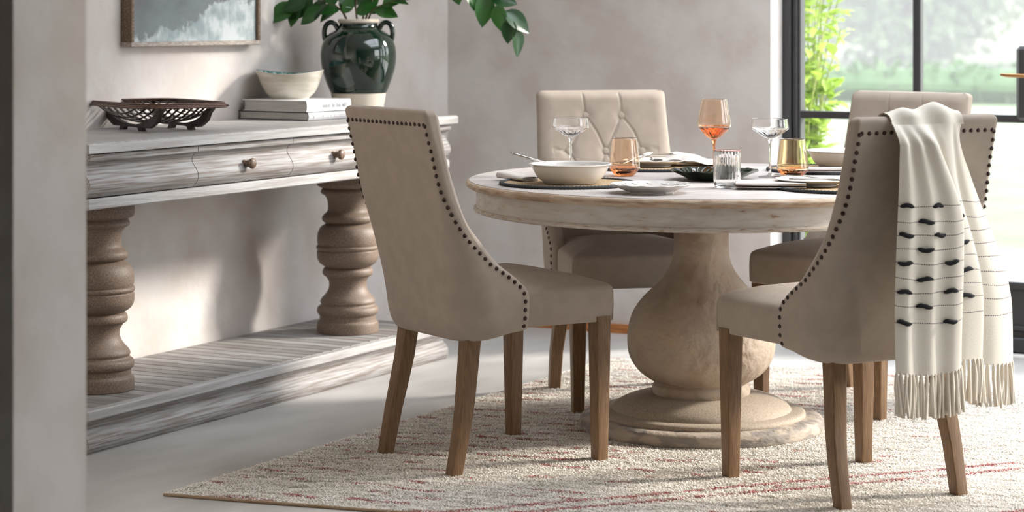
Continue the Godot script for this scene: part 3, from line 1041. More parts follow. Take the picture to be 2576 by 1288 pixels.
	# legs
	for s in [-1.0, 1.0]:
		var fl := MB.new()
		var r2 := []
		for e in [[0.0, 0.0155], [0.004, 0.0185], [0.05, 0.019], [0.25, 0.0225], [0.41, 0.0245]]:
			r2.append(square(Vector3(s * 0.222, e[0], 0.222), e[1], 0.0035))
		fl.grid(r2, true, false, false)
		cap(fl, r2[0], false)
		obj("leg", fl, M.oak, o)
	for s in [-1.0, 1.0]:
		var bl := MB.new()
		var r3 := []
		for e in [[0.0, 0.0155, -0.240], [0.004, 0.0185, -0.2395], [0.06, 0.019, -0.228], [0.13, 0.020, -0.214], [0.20, 0.0215, -0.200], [0.28, 0.0225, -0.186], [0.36, 0.0235, -0.176], [0.42, 0.0245, -0.172]]:
			r3.append(square(Vector3(s * (0.186 - 0.020 * smoothstep(0.1, 0.36, e[0])), e[0], e[2]), e[1], 0.0035))
		bl.grid(r3, true, false, false)
		cap(bl, r3[0], false)
		obj("leg", bl, M.oak, o)
	# nail heads along the edge of the outer skin
	var nm := MB.new()
	nm.lathe(smooth_profile([[0.0062, -0.001], [0.0060, 0.0008], [0.0045, 0.0026], [0.0022, 0.0036], [0.0, 0.0039]], 2), 12)
	var nail := nm.done()
	var spots := []
	for s in [-1.0, 1.0]:
		var prev := Vector3.ZERO
		var run := 0.0
		var yy := 0.402
		while yy < 0.962:
			var zn := curve(EDGE, yy) - 0.022 - 0.022 * smoothstep(0.5, 0.7, yy)
			zn = maxf(zn, curve(BACK, yy) + 0.006)
			var wrap := smoothstep(0.66, 0.84, yy)
			var p := Vector3(s * curve(WIDE, yy), yy, zn).lerp(Vector3(s * (curve(WIDE, yy) - 0.013), yy, curve(BACK, yy)), wrap)
			if prev != Vector3.ZERO:
				run += p.distance_to(prev)
			if prev == Vector3.ZERO or run >= 0.0225:
				spots.append([p, Vector3(s * (1.0 - 0.92 * wrap), 0, -wrap).normalized()])
				run = 0.0
			prev = p
			yy += 0.0008
	var nx := 19
	for k in nx:
		var x := lerpf(-0.207, 0.207, k / float(nx - 1))
		spots.append([Vector3(x, 0.963, curve(BACK, 0.963)), Vector3(0, 0.1, -1)])
	for sp in spots:
		var nh := put("nail_head", nail, M.nail, o)
		var up: Vector3 = sp[1].normalized()
		var sx := up.cross(Vector3(0, 1, 0.01)).normalized()
		nh.transform = Transform3D(Basis(sx, up, sx.cross(up)), sp[0])
	# covered buttons
	var bt := MB.new()
	bt.lathe(smooth_profile([[0.0, -0.004], [0.0125, -0.004], [0.0135, 0.0], [0.012, 0.004], [0.007, 0.0062], [0.0, 0.0068]], 3), 24)
	var btm := bt.done()
	for p in tuft_points:
		var zi: float = curve(BACK, p[1]) + minf(th, (curve(EDGE, p[1]) - curve(BACK, p[1])) * 0.86) + 0.010 - 0.0105
		var b := put("button", btm, M.linen, o)
		b.transform = Transform3D(Basis(Vector3(1, 0, 0), PI / 2 - 0.25), Vector3(p[0], p[1], zi))
	return o

func square(c: Vector3, h: float, b: float) -> PackedVector3Array:
	return PackedVector3Array([c + Vector3(h - b, 0, h), c + Vector3(h, 0, h - b), c + Vector3(h, 0, -h + b), c + Vector3(h - b, 0, -h), c + Vector3(-h + b, 0, -h), c + Vector3(-h, 0, -h + b), c + Vector3(-h, 0, h - b), c + Vector3(-h + b, 0, h)])

func cap(m: MB, ring: PackedVector3Array, up: bool) -> void:
	m.poly(Array(ring), Vector3(0, 1 if up else -1, 0))

func build_chairs() -> void:
	var c := make_chair()
	c.position = Vector3(-3.072, RUG, -5.566)
	c.rotation.y = deg_to_rad(151.6)
	tag(c, "beige upholstered chair with nailhead trim, back turned, nearest the console", "chair", "beige chairs around the table")
	dup(c, "dining_chair", Vector3(-2.042, RUG, -5.667), deg_to_rad(-124.0), "beige nailhead chair with the cream fringed throw over its back")
	dup(c, "dining_chair", Vector3(-3.142, RUG, -6.615), deg_to_rad(41.0), "beige button-tufted chair facing the camera against the plain back wall")
	dup(c, "dining_chair", Vector3(-2.447, RUG, -6.895), deg_to_rad(-13.2), "beige chair behind the table in front of the glass door")

# ---------------------------------------------------------------- rug
func build_rug() -> void:
	var o := thing("shaggy_rug", "cream shaggy rug with red streaks under the table", "rug", Vector3(-3.573, 0, -4.705))
	# own axes: b runs to the right (and slightly away), a runs away from the near corner
	var bx := Vector3(1, 0, -0.172)
	var ax := Vector3(0.006, 0, -1)
	var wide := 2.9
	var long := 2.655
	var m := MB.new()
	var pg := PackedVector2Array()
	for p in [[0.0, 0.0], [wide, 0.0], [wide, long], [0.0, long]]:
		var w: Vector3 = bx * p[0] + ax * p[1]
		pg.append(Vector2(w.x, -w.z))
	m.prism(pg, RUG, Transform3D(Basis(Vector3(1, 0, 0), -PI / 2), Vector3.ZERO))
	var base := tri(mat(Color(0.80, 0.76, 0.70), 0.95), Vector3.ONE * 4.0)
	obj("backing", m, base, o)
	m = MB.new()
	m.tube(PackedVector3Array([Vector3(-0.002, 0.004, 0.002), bx * wide + Vector3(0, 0.004, 0.003)]), 0.0045, 6)
	obj("hem", m, mat(Color(0.62, 0.53, 0.43), 0.95), o)
	# pile: tufts of yarn laid in rows
	var tm := MB.new()
	var rng := RandomNumberGenerator.new()
	rng.seed = 5
	for k in 5:
		var a := TAU * k / 5.0 + 0.4
		var d := Vector3(cos(a), 0, sin(a))
		var lean := d * 0.0055 + Vector3(rng.randf_range(-0.003, 0.003), 0, rng.randf_range(-0.003, 0.003))
		var s := Vector3(-d.z, 0, d.x)
		var r0 := d * 0.0015
		var rows := [
			PackedVector3Array([r0 - s * 0.0026, r0 + s * 0.0026]),
			PackedVector3Array([r0 + lean * 0.5 + Vector3(0, 0.007, 0) - s * 0.0024, r0 + lean * 0.5 + Vector3(0, 0.007, 0) + s * 0.0024]),
			PackedVector3Array([r0 + lean * 1.3 + Vector3(0, 0.012, 0) - s * 0.0010, r0 + lean * 1.3 + Vector3(0, 0.012, 0) + s * 0.0010])]
		tm.grid(rows, false, false, true)
	var yarn := mat(Color.WHITE, 0.95)
	yarn.vertex_color_use_as_albedo = true
	yarn.backlight_enabled = true
	yarn.backlight = Color(0.7, 0.7, 0.7)
	var mm := MultiMesh.new()
	mm.transform_format = MultiMesh.TRANSFORM_3D
	mm.use_colors = true
	mm.mesh = tm.done()
	var fn := FastNoiseLite.new()
	fn.seed = 9
	fn.frequency = 6.0
	fn.fractal_octaves = 3
	var f2 := FastNoiseLite.new()
	f2.seed = 19
	f2.frequency = 2.2
	var f3 := FastNoiseLite.new()
	f3.seed = 29
	f3.frequency = 9.0
	var xs := []
	var cs := []
	var step := 0.0072
	var na := int(long / step)
	var nb := int(wide / step)
	for i in na:
		for j in nb:
			var a := (i + 0.5) * step + rng.randf_range(-0.003, 0.003)
			var b := (j + 0.5) * step + rng.randf_range(-0.003, 0.003)
			var p := bx * b + ax * a
			var hgt := 0.95 + 0.38 * fn.get_noise_2d(b * 1.2, a * 3.4) + 0.25 * f3.get_noise_2d(b * 2.0, a * 7.0)
			var ba := Basis(Vector3(0, 1, 0), rng.randf() * TAU) * Basis(Vector3(1, 0, 0), rng.randf_range(-0.35, 0.35))
			xs.append(Transform3D(ba.scaled(Vector3(1.1, clampf(hgt * 0.52, 0.3, 0.85), 1.1)), p + Vector3(0, RUG - 0.0006, 0)))
			cs.append(rug_color(a, b, f2, f3, rng))
	mm.instance_count = xs.size()
	for k in xs.size():
		mm.set_instance_transform(k, xs[k])
		mm.set_instance_color(k, cs[k])
	var pile := MultiMeshInstance3D.new()
	pile.name = "pile"
	pile.multimesh = mm
	pile.material_override = yarn
	pile.set_meta("kind", "stuff")
	o.add_child(pile)

func rug_color(a: float, b: float, f2: FastNoiseLite, f3: FastNoiseLite, rng: RandomNumberGenerator) -> Color:
	# linear colours of the yarn: cream, with broken red streaks and two long crossing lines, olive flecks to the right
	var c := Color(0.88, 0.84, 0.775)
	var v := rng.randf_range(0.92, 1.06)
	c = Color(c.r * v, c.g * v, c.b * v)
	var warp := f2.get_noise_2d(b * 1.4, a * 1.4) * 0.05
	var red := 0.0
	var row := fposmod(a + warp, 0.085)
	var gate := f3.get_noise_2d(b * 0.55, floorf((a + warp) / 0.085) * 3.7)
	if row < 0.015 and gate > 0.06 + 0.45 * smoothstep(0.8, 1.7, b):
		red = 1.0
	# diamond lines
	for k in [0.0, 0.085]:
		for q in [0.95, 1.75]:
			var l := absf(a - 0.10 - (q - b) * 1.02 * -1.0 - k * 1.4 + warp * 0.35)
			if l < 0.017 and f3.get_noise_2d(a * 1.3, b * 1.3) > -0.42:
				red = 1.0
	if red > 0.0 and rng.randf() < 0.78:
		c = Color(0.44, 0.10, 0.095).lerp(c, rng.randf_range(0.0, 0.35))
	elif f3.get_noise_2d(b * 1.1 + 40.0, a * 5.0) > 0.33 and rng.randf() < 0.5:
		c = Color(0.40, 0.38, 0.31).lerp(c, rng.randf_range(0.1, 0.7))
	return c

# ---------------------------------------------------------------- things on the console and the wall
func words(text: String, size: float, m: Material, parent: Node3D, bold := false) -> MeshInstance3D:
	var t := TextMesh.new()
	var f := SystemFont.new()
	f.font_names = PackedStringArray(["Droid Serif"])
	if bold:
		f.font_weight = 700
	t.font = f
	t.text = text
	t.font_size = 32
	t.pixel_size = size / 32.0
	t.depth = 0.0012
	return put("title", t, m, parent)

func book(label: String, at: Vector3, turn: float, s: Vector3, cover: Material, spine_mat: Material) -> Node3D:
	# s: x = page side length, y = thickness, z = along the spine; spine on +x
	var o := thing("book", label, "book", at, turn, "books stacked on the console")
	var m := MB.new()
	for y in [0.0015, s.y - 0.0015]:
		m.box(Vector3(0, y, 0), Vector3(s.x, 0.003, s.z), 0.0008)
	obj("cover", m, cover, o)
	m = MB.new()
	var pg := PackedVector2Array()
	for k in 9:
		var u := k / 8.0
		pg.append(Vector2(s.x / 2 - 0.001 + 0.004 * sin(PI * u), 0.0002 + (s.y - 0.0004) * u))
	for k in 9:
		var u := 1.0 - k / 8.0
		pg.append(Vector2(s.x / 2 - 0.004 + 0.004 * sin(PI * u), 0.0002 + (s.y - 0.0004) * u))
	m.prism(pg, s.z, Transform3D(Basis(), Vector3(0, 0, -s.z / 2)))
	obj("spine", m, spine_mat, o)
	m = MB.new()
	m.box(Vector3(0.0, s.y / 2, 0), Vector3(s.x - 0.012, s.y - 0.0062, s.z - 0.008), 0.0008)
	obj("pages", m, M.paper_edge, o)
	return o

func build_console_things() -> void:
	# books: page ends face the camera, spines face right; the lettering reads in mirror writing
	var turn := deg_to_rad(-4.0)
	var low := book("grey-jacketed hardback lying flat, lower of the two books on the console", Vector3(-4.452, CONSOLE, -6.63), turn, Vector3(0.312, 0.030, 0.27), M.cover_black, M.cover_grey)
	var w1 := words("THE EVOLUTION OF HOME", 0.013, M.ink_white, low, true)
	w1.transform = Transform3D(Basis(Vector3(0, 1, 0), -PI / 2), Vector3(0.1598, 0.015, -0.035))
	var mark := MB.new()
	mark.tube(PackedVector3Array([Vector3(0.1597, 0.023, 0.112), Vector3(0.1599, 0.018, 0.109), Vector3(0.1599, 0.012, 0.102), Vector3(0.1599, 0.007, 0.105)]), 0.0012, 5)
	mark.tube(PackedVector3Array([Vector3(0.1599, 0.013, 0.096), Vector3(0.1599, 0.008, 0.106)]), 0.0012, 5)
	obj("emblem", mark, M.ink_white, low)
	var up := book("white hardback lying flat on the grey book under the cream bowl", Vector3(-4.450, CONSOLE + 0.030, -6.628), turn, Vector3(0.286, 0.040, 0.256), M.cover_white, M.cover_white)
	var w2 := words("The Art of Home", 0.019, M.ink_grey, up)
	w2.transform = Transform3D(Basis(Vector3(0, 1, 0), -PI / 2), Vector3(0.1468, 0.020, -0.03))
	var pr := MB.new()
	pr.tube(PackedVector3Array([Vector3(0.1458, 0.029, 0.113), Vector3(0.1468, 0.02, 0.110), Vector3(0.1460, 0.010, 0.113)]), 0.0008, 5)
	obj("emblem", pr, M.ink_grey, up)
	# bowl with an uneven rim on the books
	var b := thing("ceramic_bowl", "cream ceramic bowl with uneven rim and teal inside, on the white book", "bowl", Vector3(-4.475, CONSOLE + 0.070, -6.625))
	var wav := func(p: Vector3, a: float, q: Vector2) -> Vector3:
		var k := smoothstep(0.02, 0.1, q.y)
		var f := 1.0 + 0.05 * k * sin(2.0 * a + 0.6) + 0.02 * k * sin(3.0 * a)
		return Vector3(p.x * f, p.y + k * 0.007 * sin(2.0 * a + 2.4), p.z * f)
	var m := MB.new()
	m.lathe(smooth_profile([[0.0, 0.0], [0.062, 0.0], [0.066, 0.003], [0.085, 0.020], [0.104, 0.051], [0.117, 0.080], [0.124, 0.094], [0.1255, 0.0965], [0.124, 0.0975]], 4), 64, Transform3D(), wav)
	obj("outside", m, M.cream_glaze, b)
	m = MB.new()
	m.lathe(smooth_profile([[0.124, 0.0975], [0.1215, 0.095], [0.113, 0.079], [0.099, 0.052], [0.080, 0.024], [0.06, 0.008], [0.0, 0.006]], 4), 64, Transform3D(), wav)
	obj("inside", m, M.teal_glaze, b)
	build_basket()
	build_painting()

func build_basket() -> void:
	var o := thing("slatted_basket", "dark brown slatted wooden fruit basket on curved feet, on the console", "basket", Vector3(-4.405, CONSOLE, -5.76), deg_to_rad(-28.0))
	# own axes: x along the ribs, z across them
	var half := 0.232
	var dep := 0.165
	var prof := func(x: float) -> float: return 0.020 + 0.064 * pow(absf(x) / half, 2.2)
	for zr in [-0.085, 0.085]:
		var pg := PackedVector2Array()
		for k in 25:
			var x := lerpf(-half, half, k / 24.0)
			pg.append(Vector2(x, prof.call(x)))
		var lower := []
		for k in 25:
			var x := lerpf(half, -half, k / 24.0)
			var y: float = maxf(prof.call(x) - 0.028 - 0.004 * (1.0 - absf(x) / half), 0.011)
			if absf(x) > half * 0.9:
				y = prof.call(x) - 0.014
			lower.append(Vector2(x, y))
		for p in lower:
			pg.append(p)
			if absf(p.x - 0.062) < 0.0092:
				pg.append_array([Vector2(0.082, 0.012), Vector2(0.092, 0.0), Vector2(0.060, 0.0), Vector2(0.052, 0.010)])
			if absf(p.x + 0.054) < 0.0092:
				pg.append_array([Vector2(-0.052, 0.010), Vector2(-0.060, 0.0), Vector2(-0.092, 0.0), Vector2(-0.082, 0.012)])
		var m := MB.new()
		m.prism(dedupe(pg), 0.014, Transform3D(Basis(), Vector3(0, 0, zr - 0.007)))
		obj("rib", m, M.slat_wood, o)
	for k in 13:
		var z := lerpf(-0.140, 0.140, k / 12.0)
		if absf(absf(z) - 0.085) < 0.006:
			continue
		var path := PackedVector3Array()
		for i in 17:
			var x := lerpf(-half * 0.97, half * 0.97, i / 16.0)
			var lift := 0.030 * pow(absf(z) / 0.14, 2.5)
			path.append(Vector3(x, minf(prof.call(x) + 0.004 + lift, 0.082), z))
		var m := MB.new()
		m.tube(path, 0.0052, 6, false, 0.45, Vector3(0, 1, 0))
		obj("slat", m, M.slat_wood, o)
	for k in 5:
		var x := lerpf(-0.15, 0.15, k / 4.0)
		var path := PackedVector3Array()
		for i in 13:
			var z := lerpf(-0.135, 0.135, i / 12.0)
			var lift := 0.030 * pow(absf(z) / 0.14, 2.5)
			path.append(Vector3(x, minf(prof.call(x) + 0.001 + lift, 0.08), z))
		var m := MB.new()
		m.tube(path, 0.0032, 6, false, 0.6, Vector3(0, 1, 0))
		obj("cross_slat", m, M.slat_wood, o)
	for k in 3:
		var path := PackedVector3Array()
		for i in 64:
			var a := TAU * i / 64.0
			var e := 0.42
			var cx := signf(cos(a)) * pow(absf(cos(a)), e)
			var cz := signf(sin(a)) * pow(absf(sin(a)), e)
			path.append(Vector3(cx * (half + 0.012 - 0.004 * k), 0.079 + 0.0052 * k, cz * (dep - 0.002 - 0.004 * k)))
		var m := MB.new()
		m.tube(path, 0.0055 if k else 0.0065, 8, true, 0.62, Vector3(0, 1, 0))
		obj("rim", m, M.rim_wood, o)

func dedupe(pg: PackedVector2Array) -> PackedVector2Array:
	var out := PackedVector2Array()
	for p in pg:
		if out.is_empty() or out[-1].distance_to(p) > 0.0004:
			out.append(p)
	if out[0].distance_to(out[-1]) < 0.0004:
		out.remove_at(out.size() - 1)
	return out

func build_painting() -> void:
	var zn := -5.845
	var zf := -6.585
	var y0 := 1.158
	var y1 := 1.86
	var o := thing("framed_painting", "grey and teal abstract cloudscape in a weathered wooden frame on the left wall", "painting", Vector3(LEFT_WALL, y0, zn))
	var d := 0.045
	var w := 0.016
	var L := zn - zf
	var Hh := y1 - y0
	var m := MB.new()
	m.box(Vector3(d / 2, w / 2, -L / 2), Vector3(d, w, L), 0.002)
	obj("frame_rail", m, M.frame_pale, o)
	m = MB.new()
	m.box(Vector3(d / 2, Hh - w / 2, -L / 2), Vector3(d, w, L), 0.002)
	obj("frame_rail", m, M.frame_pale, o)
	for z in [-w / 2, -L + w / 2]:
		m = MB.new()
		m.box(Vector3(d / 2, Hh / 2, z), Vector3(d, Hh - 2 * w, w), 0.002)
		obj("frame_stile", m, M.frame_wood, o)
	m = MB.new()
	var pts := [Vector3(d - 0.012, w, -w), Vector3(d - 0.012, w, -L + w), Vector3(d - 0.012, Hh - w, -L + w), Vector3(d - 0.012, Hh - w, -w)]
	var base := m.v.size()
	m.poly(pts, Vector3(1, 0, 0))
	m.t[base] = Vector2(0, 1)
	m.t[base + 1] = Vector2(1, 1)
	m.t[base + 2] = Vector2(1, 0)
	m.t[base + 3] = Vector2(0, 0)
	var im := Image.create(384, 384, false, Image.FORMAT_RGB8)
	var f := FastNoiseLite.new()
	f.seed = 8
	f.frequency = 0.007
	f.fractal_octaves = 5
	var g := FastNoiseLite.new()
	g.seed = 18
	g.frequency = 0.05
	g.fractal_octaves = 3
	for y in 384:
		for x in 384:
			var u := x / 384.0
			var v := y / 384.0
			# the cloud edge runs along the visible lower part: dark grey above left, white below right
			var edge := 0.968 - 0.03 * smoothstep(0.0, 0.15, u) - 0.17 * smoothstep(0.36, 0.8, u) + 0.03 * f.get_noise_2d(x * 1.6, 40)
			var k := smoothstep(-0.012, 0.02, v - edge + 0.05 * f.get_noise_2d(x, y) + 0.03 * g.get_noise_2d(x, y))
			var dark := Color(0.40, 0.415, 0.425).lerp(Color(0.47, 0.50, 0.505), 0.5 + f.get_noise_2d(x + 300, y * 1.4))
			var pale := Color(0.72, 0.745, 0.75).lerp(Color(0.53, 0.585, 0.59), clampf(0.35 + 1.2 * f.get_noise_2d(x * 1.7 + 99, y * 2.2) + 0.5 * g.get_noise_2d(x, y * 0.5), 0.0, 1.0))
			im.set_pixel(x, y, dark.lerp(pale, k))
	var cm := mat(Color.WHITE, 0.7)
	cm.albedo_texture = ImageTexture.create_from_image(im)
	obj("canvas", m, cm, o)

func build_vase() -> void:
	var at := Vector3(-4.365, CONSOLE, -6.905)
	var o := thing("glazed_vase", "tall dark green glazed two-handled vase with bare clay rim and foot, on the console", "vase", at)
	var m := MB.new()
	m.lathe(smooth_profile([[0.097, 0.084], [0.104, 0.089], [0.122, 0.135], [0.135, 0.180], [0.1385, 0.225], [0.133, 0.262], [0.116, 0.294], [0.088, 0.315], [0.074, 0.324], [0.070, 0.334], [0.071, 0.342]], 4), 72)
	obj("body", m, M.vase_glaze, o)
	m = MB.new()
	m.lathe(smooth_profile([[0.0, 0.0], [0.084, 0.0], [0.087, 0.003], [0.092, 0.03], [0.0985, 0.07], [0.1005, 0.087]], 3), 64)
	obj("foot", m, M.bare_clay, o)
	m = MB.new()
	m.lathe(smooth_profile([[0.0705, 0.340], [0.074, 0.3425], [0.0755, 0.347], [0.0745, 0.353], [0.071, 0.355], [0.066, 0.353], [0.064, 0.346], [0.064, 0.30], [0.06, 0.285], [0.0, 0.285]], 3), 64)
	obj("lip", m, M.bare_clay, o)
	var side := Vector3(0.88, 0, -0.475)
	for s in [-1.0, 1.0]:
		m = MB.new()
		var path := PackedVector3Array()
		var pts := [[0.076, 0.318], [0.086, 0.336], [0.102, 0.343], [0.117, 0.334], [0.1245, 0.312], [0.1235, 0.288], [0.119, 0.272]]
		var ra := []
		var sp := smooth_profile(pts, 4)
		for p in sp:
			path.append(side * s * p.x + Vector3(0, p.y, 0))
			ra.append(0.0095)
		m.tube(path, ra, 10)
		obj("handle", m, M.vase_glaze, o)
	build_branches(at)

func build_branches(at: Vector3) -> void:
	var rng := RandomNumberGenerator.new()
	rng.seed = 31
	var R := Vector3(0.88, 0, -0.475)      # to the right
	var Fw := Vector3(-0.475, 0, -0.88)    # away
	var shapes := []
	for k in 3:
		shapes.append(leaf_mesh(0.088 + 0.010 * k, 0.056 + 0.005 * k, 0.10 + 0.06 * k, 0.25))
	# each branch: points as (right, up, away) from the vase mouth centre, its label, where leaves sit
	var list := [
		["long arching green branch reaching far right out of the vase", [[0.01, -0.05, 0], [0.07, 0.13, 0.0], [0.19, 0.19, -0.02], [0.34, 0.17, -0.04], [0.455, 0.10, -0.05], [0.515, 0.055, -0.05], [0.553, 0.005, -0.05], [0.572, -0.03, -0.05]], 0.30, 17],
		["drooping green sprig leaning left out of the vase", [[-0.02, -0.05, 0], [-0.06, 0.03, 0.0], [-0.12, 0.065, -0.02], [-0.18, 0.075, -0.02], [-0.235, 0.055, -0.02]], 0.30, 9],
		["short green sprig hanging over the left of the vase rim", [[-0.02, -0.05, 0], [-0.05, 0.02, -0.03], [-0.08, 0.05, -0.05], [-0.105, 0.055, -0.06], [-0.125, 0.04, -0.06]], 0.45, 5],
		["upright leafy branch in the middle of the vase", [[0.0, -0.05, 0], [-0.01, 0.05, -0.02], [0.01, 0.14, -0.03], [0.0, 0.26, -0.02]], 0.22, 10],
		["leafy branch leaning right and forward from the vase", [[0.02, -0.05, 0], [0.05, 0.03, -0.04], [0.10, 0.055, -0.06], [0.16, 0.075, -0.07], [0.20, 0.10, -0.06]], 0.30, 7],
		["leafy branch rising behind the others at the back of the vase", [[0.01, -0.05, 0.02], [0.02, 0.05, 0.04], [-0.03, 0.12, 0.06], [-0.07, 0.2, 0.05]], 0.3, 8],
	]
	for e in list:
		var o := thing("leafy_branch", e[0], "branch", at + Vector3(0, 0.355, 0), 0.0, "green branches in the vase")
		var c := Curve3D.new()
		for p in e[1]:
			c.add_point(R * p[0] + Vector3(0, p[1], 0) + Fw * p[2])
		for k in range(1, c.point_count - 1):
			var d := (c.get_point_position(k + 1) - c.get_point_position(k - 1)) * 0.22
			c.set_point_in(k, -d)
			c.set_point_out(k, d)
		var path := PackedVector3Array()
		var ra := []
		var L := c.get_baked_length()
		for k in 25:
			path.append(c.sample_baked(L * k / 24.0))
			ra.append(lerpf(0.0042, 0.0014, k / 24.0))
		var m := MB.new()
		m.tube(path, ra, 7)
		obj("stem", m, M.twig, o)
		for k in e[3]:
			var u := lerpf(e[2], 1.0, k / float(e[3] - 1))
			var p := c.sample_baked(L * u)
			var q := c.sample_baked(minf(L * u + 0.01, L))
			var r := c.sample_baked(maxf(L * u - 0.01, 0))
			var d := (q - r).normalized()
			var sgn := 1.0 if k % 2 == 0 else -1.0
			if k == e[3] - 1:
				sgn = 0.0
			var out := (d * 0.75 + (R * 0.55 * sgn + Vector3(0, 0.45 * sgn, 0)).slide(d) + Vector3(rng.randf_range(-0.3, 0.3), rng.randf_range(-0.45, 0.05), rng.randf_range(-0.35, 0.35))).normalized()
			var face := (-Fw * rng.randf_range(0.3, 1.0) + Vector3(0, 1, 0) * rng.randf_range(0.2, 0.9) + R * rng.randf_range(-0.3, 0.4))
			var x := face.cross(out).normalized()
			var yv := out.cross(x).normalized()
			var lf := put("leaf", shapes[k % 3], M.leaf if rng.randf() < 0.6 else M.leaf_dark, o)
			var s := rng.randf_range(0.8, 1.1) * (1.15 if e[3] == 17 else 1.0)
			lf.transform = Transform3D(Basis(x * s, yv * s, out * s), p)

# ---------------------------------------------------------------- table things
func spot(px: float, t: float, y := TOP) -> Vector3:
	# a place on the table: metres to the right of and in front of the camera's foot, in the room's axes
	var ct := cos(0.494858)
	var st := sin(0.494858)
	return Vector3(px * ct - t * st, y, -px * st - t * ct)

func twist(inner_a: float, n: int, depth: float, lo: float, hi: float, swirl: float) -> Callable:
	return func(p: Vector3, a: float, q: Vector2) -> Vector3:
		var k := smoothstep(lo, lo + 0.004, q.y) * (1.0 - smoothstep(hi - 0.004, hi, q.y))
		var f := 1.0 + depth * k * sin(n * (a + swirl * (q.y - lo)) + inner_a)
		return Vector3(p.x * f, p.y, p.z * f)

func tumbler(label: String, at: Vector3, turn: float, wall: Material, foot: Material) -> void:
	# a slanting wall over a thick facetted foot
	var o := thing("tumbler", label, "glass", at, turn, "amber tumblers")
	var f := MB.new()
	f.lathe(lathe_arr([[0.0, 0.0], [0.025, 0.0], [0.0285, 0.0015], [0.035, 0.008], [0.0435, 0.019], [0.0482, 0.0255], [0.0482, 0.0255], [0.0458, 0.0275], [0.036, 0.0215], [0.026, 0.0155], [0.012, 0.013], [0.0, 0.0125]]), 90, Transform3D(), twist(0.0, 18, 0.035, 0.0015, 0.0262, 22.0))
	obj("foot", f, foot, o)
	var w := MB.new()
	w.lathe(lathe_arr([[0.0464, 0.0277], [0.0486, 0.0262], [0.0496, 0.0290], [0.0489, 0.033], [0.0462, 0.055], [0.0425, 0.085], [0.0388, 0.116], [0.0381, 0.1185], [0.0375, 0.1165], [0.0410, 0.085], [0.0447, 0.055], [0.0474, 0.035], [0.0476, 0.031], [0.0464, 0.0277]]), 72)
	obj("wall", w, wall, o)

func stem_glass(kind: String, cup: Array, label: String, at: Vector3, m: Material, deep: Material, group: String, rim := [], m2: Material = null) -> Node3D:
	var o := thing(kind, label, "glass", at, 0.0, group)
	var b := MB.new()
	b.lathe(lathe_arr(cup), 72, Transform3D(), twist(0.0, 16, 0.035, cup[0][1] + 0.002, cup[4][1], 20.0))
	obj("cup", b, m, o)
	if rim.size():
		var w := MB.new()
		w.lathe(lathe_arr(rim), 72)
		obj("wall", w, m2, o)
	var y0: float = cup[0][1]
	var s := MB.new()
	s.lathe(smooth_profile([[0.0, 0.0], [0.034, 0.0], [0.0355, 0.001], [0.034, 0.0022], [0.02, 0.004], [0.008, 0.007], [0.0045, 0.014], [0.0037, 0.04], [0.0036, y0 - 0.03], [0.0048, y0 - 0.01], [0.008, y0 - 0.0012], [0.0, y0 - 0.0008]], 3), 40)
	obj("stem", s, deep, o)
	return o

func plate_mesh(mb: MB, r: float, h: float, n: int, amp: float, well: float) -> void:
	var scal := func(p: Vector3, a: float, q: Vector2) -> Vector3:
		var k := smoothstep(r * 0.62, r, q.x)
		var f := 1.0 + amp * k * absf(sin(n * a * 0.5)) - amp * 0.5 * k
		return Vector3(p.x * f, p.y + k * amp * 0.10 * (0.5 - absf(sin(n * a * 0.5))), p.z * f)
	mb.lathe(smooth_profile([[0.0, 0.004], [well * 0.85, 0.004], [well * 0.9, 0.0], [well, 0.0], [well * 1.04, 0.005], [r * 0.86, h * 0.70], [r * 0.97, h * 0.93], [r, h], [r * 0.985, h + 0.0014], [r * 0.9, h * 0.93], [r * 0.76, h * 0.66], [well, 0.0105], [well * 0.8, 0.0085], [0.0, 0.008]], 3), 96, Transform3D(), scal)

func beads(parent: Node3D, n: int, r: float, y: float, s: float, m: Material) -> void:
	var mb := MB.new()
	for k in n:
		var a := TAU * k / n
		mb.lathe(lathe_arr([[0.0, -s * 0.6], [s * 0.8, -s * 0.2], [s, s * 0.2], [s * 0.7, s * 0.7], [0.0, s]]), 6, Transform3D(Basis(), Vector3(cos(a) * r, y, sin(a) * r)))
	obj("beaded_rim", mb, m, parent).set_meta("kind", "stuff")

func bowl_thing(label: String, at: Vector3) -> Node3D:
	var o := thing("serving_bowl", label, "bowl", at, 0.0, "white bowls with beaded rims")
	var m := MB.new()
	m.lathe(smooth_profile([[0.0, 0.003], [0.060, 0.003], [0.064, 0.0], [0.074, 0.0], [0.079, 0.003], [0.096, 0.018], [0.109, 0.038], [0.1155, 0.051], [0.121, 0.0545], [0.1225, 0.056], [0.1215, 0.0575], [0.114, 0.0565], [0.106, 0.042], [0.092, 0.022], [0.07, 0.010], [0.0, 0.008]], 4), 80)
	obj("body", m, M.china, o)
	beads(o, 110, 0.1195, 0.0565, 0.0021, M.china)
	return o

